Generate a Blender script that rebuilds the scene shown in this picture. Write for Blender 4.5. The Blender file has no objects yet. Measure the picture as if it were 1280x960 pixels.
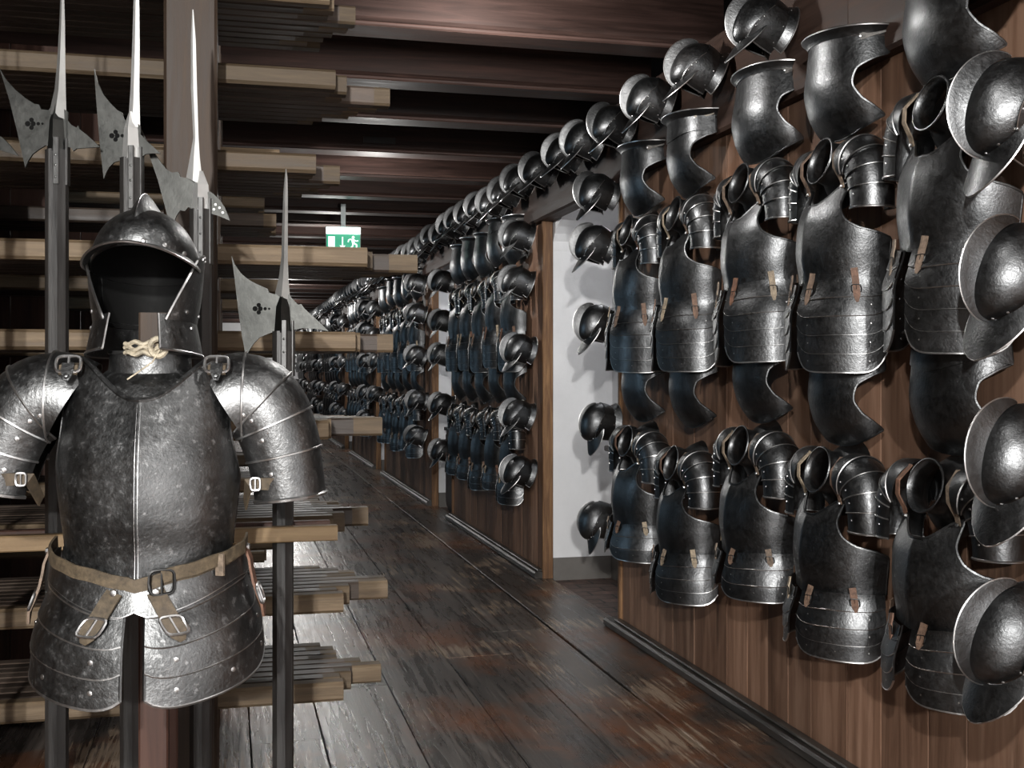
import bpy, bmesh, math, random
import numpy as np
from mathutils import Vector, Matrix, Euler
PI = math.pi
R = math.radians
rng = random.Random(7)
scene = bpy.context.scene
COL = scene.collection
H = 1.35                 # eye height
WX = 2.0                 # face of the plank partitions on the right

# ------------------------------------------------------------------ helpers
def lerp(a, b, t): return a + (b - a) * t
def sstep(a, b, x):
    t = min(1, max(0, (x - a) / (b - a))); return t * t * (3 - 2 * t)
def table(pts):
    """smooth interpolation through (x, y) pairs (monotone-ish Hermite)"""
    xs = [p[0] for p in pts]; ys = [p[1] for p in pts]
    n = len(xs); m = [0.0] * n
    for i in range(n):
        if 0 < i < n - 1:
            d0 = (ys[i] - ys[i-1]) / (xs[i] - xs[i-1]); d1 = (ys[i+1] - ys[i]) / (xs[i+1] - xs[i])
            m[i] = 0 if d0 * d1 <= 0 else 2 * d0 * d1 / (d0 + d1)
        elif i == 0: m[i] = (ys[1] - ys[0]) / (xs[1] - xs[0])
        else: m[i] = (ys[-1] - ys[-2]) / (xs[-1] - xs[-2])
    def f(x):
        if x <= xs[0]: return ys[0]
        if x >= xs[-1]: return ys[-1]
        for i in range(n - 1):
            if x <= xs[i+1]:
                h = xs[i+1] - xs[i]; t = (x - xs[i]) / h
                return ((2*t**3 - 3*t*t + 1) * ys[i] + (t**3 - 2*t*t + t) * h * m[i]
                        + (-2*t**3 + 3*t*t) * ys[i+1] + (t**3 - t*t) * h * m[i+1])
    return f

class MB:
    """collects shells, tubes, boxes and rivets; build() makes ONE mesh"""
    def __init__(s, inner=None): s.v = []; s.f = []; s.mi = []; s.cur = 0; s.inner = inner
    def add(s, vs, fs):
        b = len(s.v); s.v.extend([tuple(p) for p in vs])
        s.f.extend([tuple(b + i for i in f) for f in fs]); s.mi.extend([s.cur] * len(fs))
    def shell(s, fn, nu, nv, th=0.003, wrap=False, flip=False):
        P = np.array([[fn(i / nu, j / nv) for i in range(nu + (0 if wrap else 1))] for j in range(nv + 1)], float)
        J, I = P.shape[:2]
        if wrap:
            du = np.roll(P, -1, 1) - np.roll(P, 1, 1)
        else:
            du = np.gradient(P, axis=1)
        dv = np.gradient(P, axis=0)
        N = np.cross(du, dv); L = np.linalg.norm(N, axis=2, keepdims=True); N = N / np.maximum(L, 1e-9)
        if flip: N = -N
        Q = P - N * th
        b0 = P.reshape(-1, 3); b1 = Q.reshape(-1, 3); n = J * I
        fs = []; ins = []
        idx = lambda j, i: j * I + (i % I)
        rngI = range(I if wrap else I - 1)
        def q(a, b, c, d):
            fs.append((d, c, b, a) if flip else (a, b, c, d))
        for j in range(J - 1):
            for i in rngI:
                a, b, c, d = idx(j, i), idx(j, i+1), idx(j+1, i+1), idx(j+1, i)
                q(a, b, c, d); ins.append(len(fs)); q(n + d, n + c, n + b, n + a)
        for i in rngI:
            a, b = idx(0, i), idx(0, i+1); q(b, a, n + a, n + b)
            a, b = idx(J-1, i), idx(J-1, i+1); q(a, b, n + b, n + a)
        if not wrap:
            for j in range(J - 1):
                a, b = idx(j, 0), idx(j+1, 0); q(a, b, n + b, n + a)
                a, b = idx(j, I-1), idx(j+1, I-1); q(b, a, n + a, n + b)
        m0 = len(s.mi); s.add(np.concatenate([b0, b1]), fs)
        if s.inner is not None:
            for k in ins: s.mi[m0 + k] = s.inner
    def tube(s, pts, r, n=6, closed=False):
        pts = [Vector(p) for p in pts]; N = len(pts)
        if N < 2: return
        vs = []; up = None
        for i, p in enumerate(pts):
            a = pts[(i - 1) % N] if (closed or i > 0) else p
            c = pts[(i + 1) % N] if (closed or i < N - 1) else p
            t = (c - a)
            if t.length < 1e-9: t = Vector((0, 0, 1))
            t.normalize()
            if up is None:
                up = t.orthogonal().normalized()
            up = (up - t * up.dot(t))
            if up.length < 1e-6: up = t.orthogonal()
            up.normalize(); w = t.cross(up)
            rr = r(i / (N - 1)) if callable(r) else r
            for k in range(n):
                an = 2 * PI * k / n
                vs.append(p + up * math.cos(an) * rr + w * math.sin(an) * rr)
        fs = []
        for i in range(N if closed else N - 1):
            for k in range(n):
                a = i * n + k; b = i * n + (k + 1) % n
                c = ((i + 1) % N) * n + (k + 1) % n; d = ((i + 1) % N) * n + k
                fs.append((a, b, c, d))
        if not closed:
            fs.append(tuple(range(n))[::-1]); fs.append(tuple((N - 1) * n + k for k in range(n)))
        s.add(vs, fs)
    def ribbon(s, pts, side, w, th=0.004, taper=False):
        """flat strap: centre line pts, side = direction of its width (vector or list)"""
        pts = [Vector(p) for p in pts]; N = len(pts); vs = []
        for i, p in enumerate(pts):
            sd = Vector(side[i] if isinstance(side, list) else side).normalized()
            t = (pts[min(N-1, i+1)] - pts[max(0, i-1)]).normalized()
            sd = (sd - t * sd.dot(t)).normalized(); nn = t.cross(sd)
            ww = w * (0.35 if taper and i == N - 1 else 1) / 2
            for a, b in ((-1, -1), (1, -1), (1, 1), (-1, 1)):
                vs.append(p + sd * a * ww + nn * b * th / 2)
        fs = []
        for i in range(N - 1):
            for k in range(4):
                fs.append((i*4 + k, i*4 + (k+1) % 4, i*4 + 4 + (k+1) % 4, i*4 + 4 + k))
        fs.append((3, 2, 1, 0)); fs.append(tuple((N-1)*4 + k for k in range(4)))
        s.add(vs, fs)
    def rivet(s, p, n, r=0.005):
        p = Vector(p); n = Vector(n).normalized(); u = n.orthogonal().normalized(); w = n.cross(u)
        vs = []; K = 7
        for q, (rr, hh) in enumerate(((1, -0.15), (0.8, 0.45))):
            for k in range(K):
                a = 2 * PI * k / K
                vs.append(p + (u * math.cos(a) + w * math.sin(a)) * r * rr + n * r * hh)
        vs.append(p + n * r * 0.7)
        fs = [(k, (k+1) % K, K + (k+1) % K, K + k) for k in range(K)] + [(K + k, K + (k+1) % K, 2*K) for k in range(K)]
        s.add(vs, fs)
    def box(s, x0, x1, y0, y1, z0, z1, ch=0.0, axis='x'):
        """box, long edges along `axis` chamfered by ch"""
        if ch <= 0:
            vs = [(x, y, z) for x in (x0, x1) for y in (y0, y1) for z in (z0, z1)]
            s.add(vs, [(0,1,3,2), (4,6,7,5), (0,4,5,1), (2,3,7,6), (0,2,6,4), (1,5,7,3)]); return
        def ring(a0, a1, b0, b1):
            return [(a0+ch, b0), (a1-ch, b0), (a1, b0+ch), (a1, b1-ch), (a1-ch, b1), (a0+ch, b1), (a0, b1-ch), (a0, b0+ch)]
        if axis == 'x': rg = ring(y0, y1, z0, z1); vs = [(x, a, b) for x in (x0, x1) for a, b in rg]; fl = False
        elif axis == 'y': rg = ring(x0, x1, z0, z1); vs = [(a, y, b) for y in (y0, y1) for a, b in rg]; fl = True
        else: rg = ring(x0, x1, y0, y1); vs = [(a, b, z) for z in (z0, z1) for a, b in rg]; fl = False
        fs = [(k, (k+1) % 8, 8 + (k+1) % 8, 8 + k) for k in range(8)] + [tuple(range(8))[::-1], tuple(range(8, 16))]
        if fl: fs = [f[::-1] for f in fs]
        s.add(vs, fs)
    def prism(s, poly, th, xf=lambda a, b, c: (a, c, b), bev=0.0):
        """polygon in (a, b) extruded +-th/2 along c; bev keeps a thin cutting edge"""
        n = len(poly)
        cx = sum(p[0] for p in poly) / n; cy = sum(p[1] for p in poly) / n
        vs = [xf(a, b, -th/2) for a, b in poly] + [xf(a, b, th/2) for a, b in poly]
        fs = [tuple(range(n)), tuple(range(2*n - 1, n - 1, -1))]
        fs += [((k+1) % n, k, n + k, n + (k+1) % n) for k in range(n)]
        s.add(vs, fs)
    def buckle(s, c, u, w, a, b, r=0.0022):
        c = Vector(c); u = Vector(u).normalized(); w = Vector(w).normalized(); pts = []
        for k in range(16):
            t = 2 * PI * k / 16; cx, sx = math.cos(t), math.sin(t)
            pts.append(c + u * a * math.copysign(abs(cx) ** 0.5, cx) + w * b * math.copysign(abs(sx) ** 0.5, sx))
        s.tube(pts, r, 6, True)
        s.tube([c - w * b, c + w * b], r * 0.8, 5)
    def mesh(s, name, mats, smooth=True, angle=38):
        me = bpy.data.meshes.new(name)
        me.from_pydata([tuple(float(c) for c in p) for p in s.v], [], s.f); me.validate()
        bm = bmesh.new(); bm.from_mesh(me); bmesh.ops.recalc_face_normals(bm, faces=bm.faces[:]); bm.to_mesh(me); bm.free()
        for m in (mats if isinstance(mats, (list, tuple)) else [mats]): me.materials.append(m)
        if len(me.polygons) == len(s.mi): me.polygons.foreach_set('material_index', s.mi)
        if smooth:
            me.polygons.foreach_set('use_smooth', [True] * len(me.polygons))
            me.set_sharp_from_angle(angle=R(angle))
        me.update(); return me

def link(name, me, parent=None, loc=(0,0,0), rot=(0,0,0), label=None):
    o = bpy.data.objects.new(name, me); COL.objects.link(o)
    if parent: o.parent = parent
    o.location = loc; o.rotation_euler = rot
    if label: o['label'] = label
    return o
def tag(o, label=None, cat=None, group=None, kind=None):
    if label: o['label'] = label
    if cat: o['category'] = cat
    if group: o['group'] = group
    if kind: o['kind'] = kind
    return o
def thing(name, label, cat, loc=(0,0,0), rot=(0,0,0), group=None):
    o = link(name, None, None, loc, rot); o.empty_display_size = 0.05
    return tag(o, label, cat, group)
def struct(name, me, label=None, cat=None): return tag(link(name, me), label, cat, kind='structure')
def grow(root, spec):
    """spec: list of (name, mesh, [sub-spec], label)"""
    for it in spec:
        o = link(it[0], it[1], root, label=it[3] if len(it) > 3 else None)
        for sb in (it[2] if len(it) > 2 and it[2] else []):
            link(sb[0], sb[1], o, label=sb[2] if len(sb) > 2 else None)

# ------------------------------------------------------------------ materials
def nt(name):
    m = bpy.data.materials.new(name); m.use_nodes = True
    t = m.node_tree; b = t.nodes['Principled BSDF']
    N = lambda ty, **k: (lambda n: ([setattr(n, a, c) for a, c in k.items()], n)[1])(t.nodes.new(ty))
    return m, t, b, N, t.links.new
def ramp(N, stops, interp='LINEAR'):
    r = N('ShaderNodeValToRGB'); e = r.color_ramp.elements; r.color_ramp.interpolation = interp
    while len(e) < len(stops): e.new(0.5)
    for k, (p, c) in enumerate(stops):
        e[k].position = p; e[k].color = (*c, 1) if len(c) == 3 else c
    return r
def mixc(N, L, fac, a, b, mode='MIX'):
    n = N('ShaderNodeMix', data_type='RGBA', blend_type=mode)
    for sck, v in ((n.inputs[0], fac), (n.inputs[6], a), (n.inputs[7], b)):
        if hasattr(v, 'is_linked'): L(v, sck)
        elif isinstance(v, (int, float)): sck.default_value = v
        else: sck.default_value = (*v, 1)
    return n.outputs[2]
def coords(N, L, scale=(1,1,1), rnd=False):
    tc = N('ShaderNodeTexCoord'); mp = N('ShaderNodeMapping'); mp.inputs['Scale'].default_value = scale
    L(tc.outputs['Object'], mp.inputs['Vector'])
    if rnd:
        oi = N('ShaderNodeObjectInfo'); mu = N('ShaderNodeMath', operation='MULTIPLY'); mu.inputs[1].default_value = 37.0
        L(oi.outputs['Random'], mu.inputs[0]); cb = N('ShaderNodeCombineXYZ')
        for i in range(3): L(mu.outputs[0], cb.inputs[i])
        L(cb.outputs[0], mp.inputs['Location'])
    return mp.outputs['Vector']
def noise(N, L, vec, scale, detail=4, rough=0.55, dist=0.0):
    n = N('ShaderNodeTexNoise'); n.inputs['Scale'].default_value = scale; n.inputs['Detail'].default_value = detail
    n.inputs['Roughness'].default_value = rough; n.inputs['Distortion'].default_value = dist
    L(vec, n.inputs['Vector']); return n.outputs['Fac']
def bump(N, L, b, h, strength, dist=0.002, prev=None):
    n = N('ShaderNodeBump'); n.inputs['Strength'].default_value = strength; n.inputs['Distance'].default_value = dist
    L(h, n.inputs['Height'])
    if prev is not None: L(prev, n.inputs['Normal'])
    L(n.outputs[0], b.inputs['Normal']); return n.outputs[0]

def steel(name, dark, light, rough=(0.26, 0.46), bscale=70, bstr=0.25, spots=None, metal=1.0):
    m, t, b, N, L = nt(name)
    v = coords(N, L, rnd=True)
    n1 = noise(N, L, v, 9, 6, 0.6); n2 = noise(N, L, v, bscale, 3, 0.6); n3 = noise(N, L, v, 62, 5, 0.7); n4 = noise(N, L, v, 22, 4, 0.6)
    c = ramp(N, [(0.3, dark), (0.72, light)]); L(n1, c.inputs[0]); col = c.outputs[0]
    if spots:
        k = ramp(N, [(0.58, (0,0,0)), (0.7, (1,1,1))]); L(n3, k.inputs[0])
        col = mixc(N, L, k.outputs[0], col, spots)
    L(col, b.inputs['Base Color'])
    b.inputs['Metallic'].default_value = metal
    mr = N('ShaderNodeMapRange'); mr.inputs['From Min'].default_value = 0.3; mr.inputs['From Max'].default_value = 0.7
    mr.inputs['To Min'].default_value = rough[0]; mr.inputs['To Max'].default_value = rough[1]
    L(n3, mr.inputs['Value']); L(mr.outputs[0], b.inputs['Roughness'])
    p = bump(N, L, b, n2, bstr, 0.0012); bump(N, L, b, n4, bstr * 0.35, 0.003, p)
    return m

M = {}
M['steel'] = steel('blackened_steel', (0.066, 0.068, 0.07), (0.145, 0.148, 0.152), (0.29, 0.48), 140, 0.65)
M['comb'] = steel('worn_comb_steel', (0.10, 0.102, 0.104), (0.19, 0.193, 0.196), (0.38, 0.55), 110, 0.9)
M['edge'] = steel('polished_highlight_steel', (0.42, 0.42, 0.42), (0.62, 0.62, 0.62), (0.28, 0.42), 60, 0.1)  # worn edges; their highlight lines are painted into the pale base colour too
M['suit'] = steel('mottled_suit_steel', (0.085, 0.087, 0.088), (0.20, 0.203, 0.205), (0.30, 0.52), 150, 0.7, (0.30, 0.303, 0.306))
M['halberd'] = steel('halberd_steel', (0.045, 0.046, 0.044), (0.085, 0.086, 0.082), (0.36, 0.52), 50, 0.3)
M['lit'] = steel('glint_spike_steel', (0.24, 0.24, 0.235), (0.36, 0.36, 0.35), (0.4, 0.55), 50, 0.15, None, 0.75)  # lighter base colour paints in the light reflected by spike facets
M['lang'] = steel('langet_steel', (0.07, 0.07, 0.07), (0.13, 0.13, 0.128), (0.36, 0.52), 50, 0.3)
M['bright'] = steel('glint_halberd_steel', (0.62, 0.62, 0.61), (0.8, 0.8, 0.79), (0.4, 0.55), 50, 0.15, None, 0.75)  # lamp glints on spikes and sockets painted as a near-white base colour


def leather(name, a, bcol, cc):
    m, t, b, N, L = nt(name); v = coords(N, L, rnd=True)
    oi = N('ShaderNodeObjectInfo'); c = ramp(N, [(0.0, a), (0.5, bcol), (1.0, cc)]); L(oi.outputs['Random'], c.inputs[0])
    n1 = noise(N, L, v, 60, 5, 0.7)
    k = ramp(N, [(0.35, (0.45, 0.45, 0.45)), (0.65, (1.1, 1.1, 1.1))]); L(n1, k.inputs[0])
    L(mixc(N, L, 1.0, c.outputs[0], k.outputs[0], 'MULTIPLY'), b.inputs['Base Color'])
    b.inputs['Roughness'].default_value = 0.7; bump(N, L, b, n1, 0.4, 0.002); return m
M['leather'] = leather('old_strap_leather', (0.42, 0.34, 0.24), (0.20, 0.15, 0.11), (0.16, 0.075, 0.045))
M['strap_grey'] = leather('grey_strap_leather', (0.16, 0.15, 0.14), (0.09, 0.085, 0.08), (0.38, 0.34, 0.28))
M['belt'] = leather('waist_belt_leather', (0.075, 0.056, 0.034), (0.095, 0.07, 0.042), (0.07, 0.05, 0.03))
M['cord'] = leather('pale_cord', (0.42, 0.37, 0.27), (0.46, 0.4, 0.3), (0.40, 0.34, 0.24))

def wood(name, cols, grain_axis='x', rough=(0.45, 0.7), gs=1.0, per_island=0.5, bstr=0.3, spec=0.4, stain=None, rnd=False, wear=None):
    """cols = dark, mid, light"""
    m, t, b, N, L = nt(name)
    st = 0.06
    sc = {'x': (st, 1, 1), 'y': (1, st, 1), 'z': (1, 1, st)}[grain_axis]
    tc = N('ShaderNodeTexCoord'); g = N('ShaderNodeNewGeometry'); oi = N('ShaderNodeObjectInfo')
    isl = N('ShaderNodeMath', operation='ADD'); L(g.outputs['Random Per Island'], isl.inputs[0])
    if rnd: L(oi.outputs['Random'], isl.inputs[1])
    else: isl.inputs[1].default_value = 0
    fr = N('ShaderNodeMath', operation='FRACT'); L(isl.outputs[0], fr.inputs[0])
    mul = N('ShaderNodeMath', operation='MULTIPLY'); L(fr.outputs[0], mul.inputs[0]); mul.inputs[1].default_value = 23.0
    cb = N('ShaderNodeCombineXYZ'); [L(mul.outputs[0], cb.inputs[i]) for i in range(3)]
    ad = N('ShaderNodeVectorMath', operation='ADD'); L(tc.outputs['Object'], ad.inputs[0]); L(cb.outputs[0], ad.inputs[1])
    mp = N('ShaderNodeMapping'); mp.inputs['Scale'].default_value = sc; L(ad.outputs[0], mp.inputs['Vector'])
    n1 = noise(N, L, mp.outputs[0], 42 * gs, 6, 0.65, 0.6); n2 = noise(N, L, mp.outputs[0], 9 * gs, 4, 0.6, 1.2)
    mixn = N('ShaderNodeMath', operation='ADD'); L(n1, mixn.inputs[0]); L(n2, mixn.inputs[1])
    hf = N('ShaderNodeMath', operation='MULTIPLY'); L(mixn.outputs[0], hf.inputs[0]); hf.inputs[1].default_value = 0.5
    c = ramp(N, [(0.34, cols[0]), (0.5, cols[1]), (0.66, cols[2])]); L(hf.outputs[0], c.inputs[0])
    k = N('ShaderNodeMapRange'); k.inputs['To Min'].default_value = 1 - per_island; k.inputs['To Max'].default_value = 1 + per_island * 0.6
    L(fr.outputs[0], k.inputs['Value'])
    kc = N('ShaderNodeCombineColor'); [L(k.outputs[0], kc.inputs[i]) for i in range(3)]
    col = mixc(N, L, 1.0, c.outputs[0], kc.outputs[0], 'MULTIPLY')
    if stain:
        n3 = noise(N, L, tc.outputs['Object'], stain[1], 6, 0.65, 0.3)
        q = ramp(N, [(stain[2], (0,0,0)), (stain[3], (1,1,1))]); L(n3, q.inputs[0]); col = mixc(N, L, q.outputs[0], col, stain[0])
    if wear:
        n4 = noise(N, L, mp.outputs[0], wear[1], 8, 0.75, 0.8); n5 = noise(N, L, tc.outputs['Object'], wear[4], 3, 0.5)
        mm = N('ShaderNodeMath', operation='MULTIPLY'); L(n4, mm.inputs[0]); L(n5, mm.inputs[1])
        q = ramp(N, [(wear[2], (0,0,0)), (wear[3], (1,1,1))]); L(mm.outputs[0], q.inputs[0]); col = mixc(N, L, q.outputs[0], col, wear[0])
    L(col, b.inputs['Base Color'])
    mr = N('ShaderNodeMapRange'); mr.inputs['From Min'].default_value = 0.35; mr.inputs['From Max'].default_value = 0.65
    mr.inputs['To Min'].default_value = rough[0]; mr.inputs['To Max'].default_value = rough[1]; L(hf.outputs[0], mr.inputs['Value']); L(mr.outputs[0], b.inputs['Roughness'])
    b.inputs['Specular IOR Level'].default_value = spec
    bump(N, L, b, n1, bstr, 0.003); return m
M['panel'] = wood('brown_plank_wood', ((0.09, 0.046, 0.028), (0.20, 0.112, 0.072), (0.31, 0.19, 0.13)), 'z', (0.5, 0.75), 0.6, 0.35, 0.25, 0.3,
                  wear=((0.05, 0.03, 0.02), 12, 0.31, 0.43, 2.2))
M['beam'] = wood('dark_red_joist_wood', ((0.015, 0.0085, 0.007), (0.04, 0.021, 0.0165), (0.078, 0.042, 0.034)), 'x', (0.5, 0.75), 1.0, 0.4, 0.3, 0.3, rnd=True)
M['beam_y'] = wood('dark_wall_beam_wood', ((0.018, 0.010, 0.007), (0.04, 0.022, 0.016), (0.07, 0.04, 0.029)), 'y', (0.5, 0.75), 1.0, 0.3, 0.3, 0.3, rnd=True)
M['ceil'] = wood('ceiling_board_wood', ((0.012, 0.007, 0.005), (0.03, 0.017, 0.012), (0.055, 0.032, 0.022)), 'y', (0.6, 0.8), 1.0, 0.4, 0.3, 0.2)
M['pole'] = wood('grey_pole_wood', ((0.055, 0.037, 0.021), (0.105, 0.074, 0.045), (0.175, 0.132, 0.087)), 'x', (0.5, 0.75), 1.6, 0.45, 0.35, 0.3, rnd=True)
M['lance'] = wood('stained_shaded_pole_wood', ((0.03, 0.021, 0.016), (0.06, 0.043, 0.033), (0.10, 0.077, 0.06)), 'x', (0.4, 0.65), 1.6, 0.45, 0.35, 0.35, rnd=True)  # dark stain, with the near-black shade under the poles painted in
M['post'] = wood('rack_post_wood', ((0.023, 0.0145, 0.0095), (0.048, 0.031, 0.021), (0.085, 0.059, 0.042)), 'z', (0.5, 0.7), 1.0, 0.3, 0.3, 0.3, rnd=True)
M['redpost'] = wood('stand_post_wood', ((0.04, 0.018, 0.013), (0.075, 0.036, 0.026), (0.11, 0.06, 0.045)), 'z', (0.45, 0.65), 1.0, 0.3, 0.3, 0.3, rnd=True)
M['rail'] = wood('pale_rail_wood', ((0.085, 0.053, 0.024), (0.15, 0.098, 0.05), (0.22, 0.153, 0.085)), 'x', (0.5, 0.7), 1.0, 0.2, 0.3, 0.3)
M['shaft'] = wood('blackened_shaft_wood', ((0.008, 0.0075, 0.0075), (0.02, 0.019, 0.0185), (0.045, 0.043, 0.041)), 'z', (0.3, 0.5), 1.5, 0.2, 0.3, 0.5)
M['edgewood'] = wood('worn_frame_wood', ((0.07, 0.034, 0.018), (0.15, 0.078, 0.038), (0.32, 0.18, 0.085)), 'z', (0.5, 0.7), 1.6, 0.2, 0.4, 0.3)
M['floor'] = wood('worn_floor_plank_wood', ((0.022, 0.0195, 0.018), (0.068, 0.057, 0.050), (0.155, 0.13, 0.113)), 'y', (0.2, 0.38), 1.1, 0.5, 0.55, 0.6,
                  stain=((0.15, 0.062, 0.030), 1.0, 0.47, 0.61), wear=((0.27, 0.2, 0.145), 34, 0.295, 0.335, 1.6))
M['curb'] = wood('black_curb_wood', ((0.012, 0.011, 0.010), (0.03, 0.027, 0.024), (0.07, 0.062, 0.055)), 'y', (0.3, 0.5), 1.0, 0.2, 0.4, 0.5)

def plaster(name, base, dirt, rough=0.85):
    m, t, b, N, L = nt(name); v = coords(N, L)
    n1 = noise(N, L, v, 3, 6, 0.6); n2 = noise(N, L, v, 40, 5, 0.6)
    c = ramp(N, [(0.25, dirt), (0.6, base)]); L(n1, c.inputs[0]); L(c.outputs[0], b.inputs['Base Color'])
    b.inputs['Roughness'].default_value = rough; bump(N, L, b, n2, 0.3, 0.004); return m
M['plaster'] = plaster('white_plaster', (0.74, 0.745, 0.76), (0.66, 0.665, 0.68))
M['skirt'] = plaster('grey_painted_plinth', (0.14, 0.13, 0.12), (0.09, 0.083, 0.076), 0.6)
def brick():
    m, t, b, N, L = nt('floor_brick'); v = coords(N, L, (1, 1, 1))
    br = N('ShaderNodeTexBrick'); br.inputs['Scale'].default_value = 1.0
    br.inputs['Brick Width'].default_value = 0.24; br.inputs['Row Height'].default_value = 0.12; br.inputs['Mortar Size'].default_value = 0.008
    br.inputs['Color1'].default_value = (0.13, 0.075, 0.06, 1); br.inputs['Color2'].default_value = (0.09, 0.06, 0.05, 1); br.inputs['Mortar'].default_value = (0.02, 0.017, 0.015, 1)
    L(v, br.inputs['Vector']); n1 = noise(N, L, v, 25, 5)
    k = ramp(N, [(0.3, (0.5, 0.5, 0.5)), (0.7, (1.3, 1.3, 1.3))]); L(n1, k.inputs[0])
    L(mixc(N, L, 1.0, br.outputs['Color'], k.outputs[0], 'MULTIPLY'), b.inputs['Base Color']); b.inputs['Roughness'].default_value = 0.55
    bump(N, L, b, br.outputs['Fac'], -0.5, 0.006); return m
M['brick'] = brick()
def plain(name, c, rough=0.5, metal=0.0, emit=None, es=0):
    m, t, b, N, L = nt(name); b.inputs['Base Color'].default_value = (*c, 1); b.inputs['Roughness'].default_value = rough; b.inputs['Metallic'].default_value = metal
    v = coords(N, L); n = noise(N, L, v, 50, 3); mr = N('ShaderNodeMapRange'); mr.inputs['To Min'].default_value = rough * 0.85; mr.inputs['To Max'].default_value = min(1, rough * 1.15)
    L(n, mr.inputs['Value']); L(mr.outputs[0], b.inputs['Roughness'])
    if emit: b.inputs['Emission Color'].default_value = (*emit, 1); b.inputs['Emission Strength'].default_value = es
    return m
M['sign_green'] = plain('sign_green', (0.0, 0.25, 0.13), 0.4, 0, (0.0, 0.30, 0.155), 0.75)
M['sign_white'] = plain('sign_white', (0.7, 0.75, 0.72), 0.4, 0, (0.75, 0.95, 0.88), 0.9)
M['lamp_white'] = plain('sign_lamp_tube', (0.8, 0.9, 0.88), 0.4, 0, (0.72, 1.0, 0.95), 7.0)
M['housing'] = plain('sign_housing_grey', (0.35, 0.38, 0.38), 0.5)
M['black_paint'] = plain('black_painted_wood', (0.018, 0.017, 0.016), 0.4)
M['void'] = plain('dark_piercing', (0.006, 0.006, 0.006), 0.95)
M['void'].node_tree.nodes['Principled BSDF'].inputs['Specular IOR Level'].default_value = 0.05
M['inside'] = plain('shaded_helmet_inside', (0.004, 0.004, 0.004), 0.7, 0.2)  # near-black colour paints in the shade inside the helmets
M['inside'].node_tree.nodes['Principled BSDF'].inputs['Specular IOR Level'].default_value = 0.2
M['iron'] = plain('dark_iron', (0.05, 0.05, 0.05), 0.5, 1.0)

# ------------------------------------------------------------------ armour generators
# local frame of worn plates: x across, y outwards (front), z up
def torso(W, D, ridge=0.0, pw=0.85, rw=0.2):
    def pt(th, z, off=0.0):
        c, s = math.cos(th), math.sin(th)
        w, d = W(z), D(z)
        y = d * (abs(c) ** pw) * (1 if c >= 0 else -1)
        if ridge: y += ridge * math.exp(-abs(th) / rw)
        nx, ny = s * d, c * w; l = math.hypot(nx, ny)
        return (w * s + off * nx / l, y + off * ny / l, z)
    return pt

def breast(P, th, zb, zt, nu, nv, mats, bead=0.004, thick=0.003, rv=None, name='breastplate'):
    mb = MB()
    def f(u, v):
        s = 2 * u - 1; z = lerp(zb(abs(s)), zt(abs(s)), v)
        return P(s * th(z), z)
    mb.shell(f, nu, nv, thick)
    mb.cur = 0
    K = 40
    mb.tube([f(k / K, 1) for k in range(K + 1)], bead * 1.15, 6)
    for u in (0, 1): mb.tube([f(u, k / K) for k in range(K + 1)], bead, 6)
    if rv:
        for s, v in rv:
            p = Vector(f((s + 1) / 2, v)); mb.rivet(p, (p.x, p.y * 1.5, 0.02), 0.005)
    return mb.mesh(name, mats)

def tasset(P, sgn, a0, a1, zt, zb, n, mats, rv=0.004, corner=0.24, nu=18, off0=0.010, bead=0.0022, crease=True, name='tasset'):
    """laminated skirt plate: zt(th) top edge, zb bottom height"""
    mb = MB()
    def base(u, q, off):
        th = lerp(a0, a1, u); t0 = zt(th); s = 2 * u - 1
        b = zb(u) + corner * (t0 - zb(u)) * abs(s) ** 7
        z = lerp(t0, b, q)
        return P(sgn * th, z, off)
    for k in range(n):
        q0 = k / n - (0.05 if k else 0); q1 = (k + 1) / n
        off = off0 + 0.0026 * (n - k)
        mb.cur = 0
        mb.shell(lambda u, v: base(u, lerp(q1, q0, v), off + 0.001 * (1 - v)), nu, 5, 0.0022, flip=(sgn < 0))
        mb.cur = 1
        mb.tube([base(i / 24, q1, off + 0.0012) for i in range(25)], bead if k < n - 1 else bead * 1.4, 5)
    for u in (0, 1): mb.cur = 0; mb.tube([base(u, q / 20, off0 + 0.004) for q in range(21)], bead * 1.3, 5)
    mb.cur = 1
    for k in range(1, n):
        for u in (0.16, 0.5, 0.84):
            if u == 0.5 and k < n - 1: continue
            q = (k + 0.45) / n; p = Vector(base(u, q, off0 + 0.0026 * (n - k) + 0.001)); mb.rivet(p, (p.x * 0.8, p.y + 0.06, 0), rv)
    return mb.mesh(name, mats), base

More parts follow.
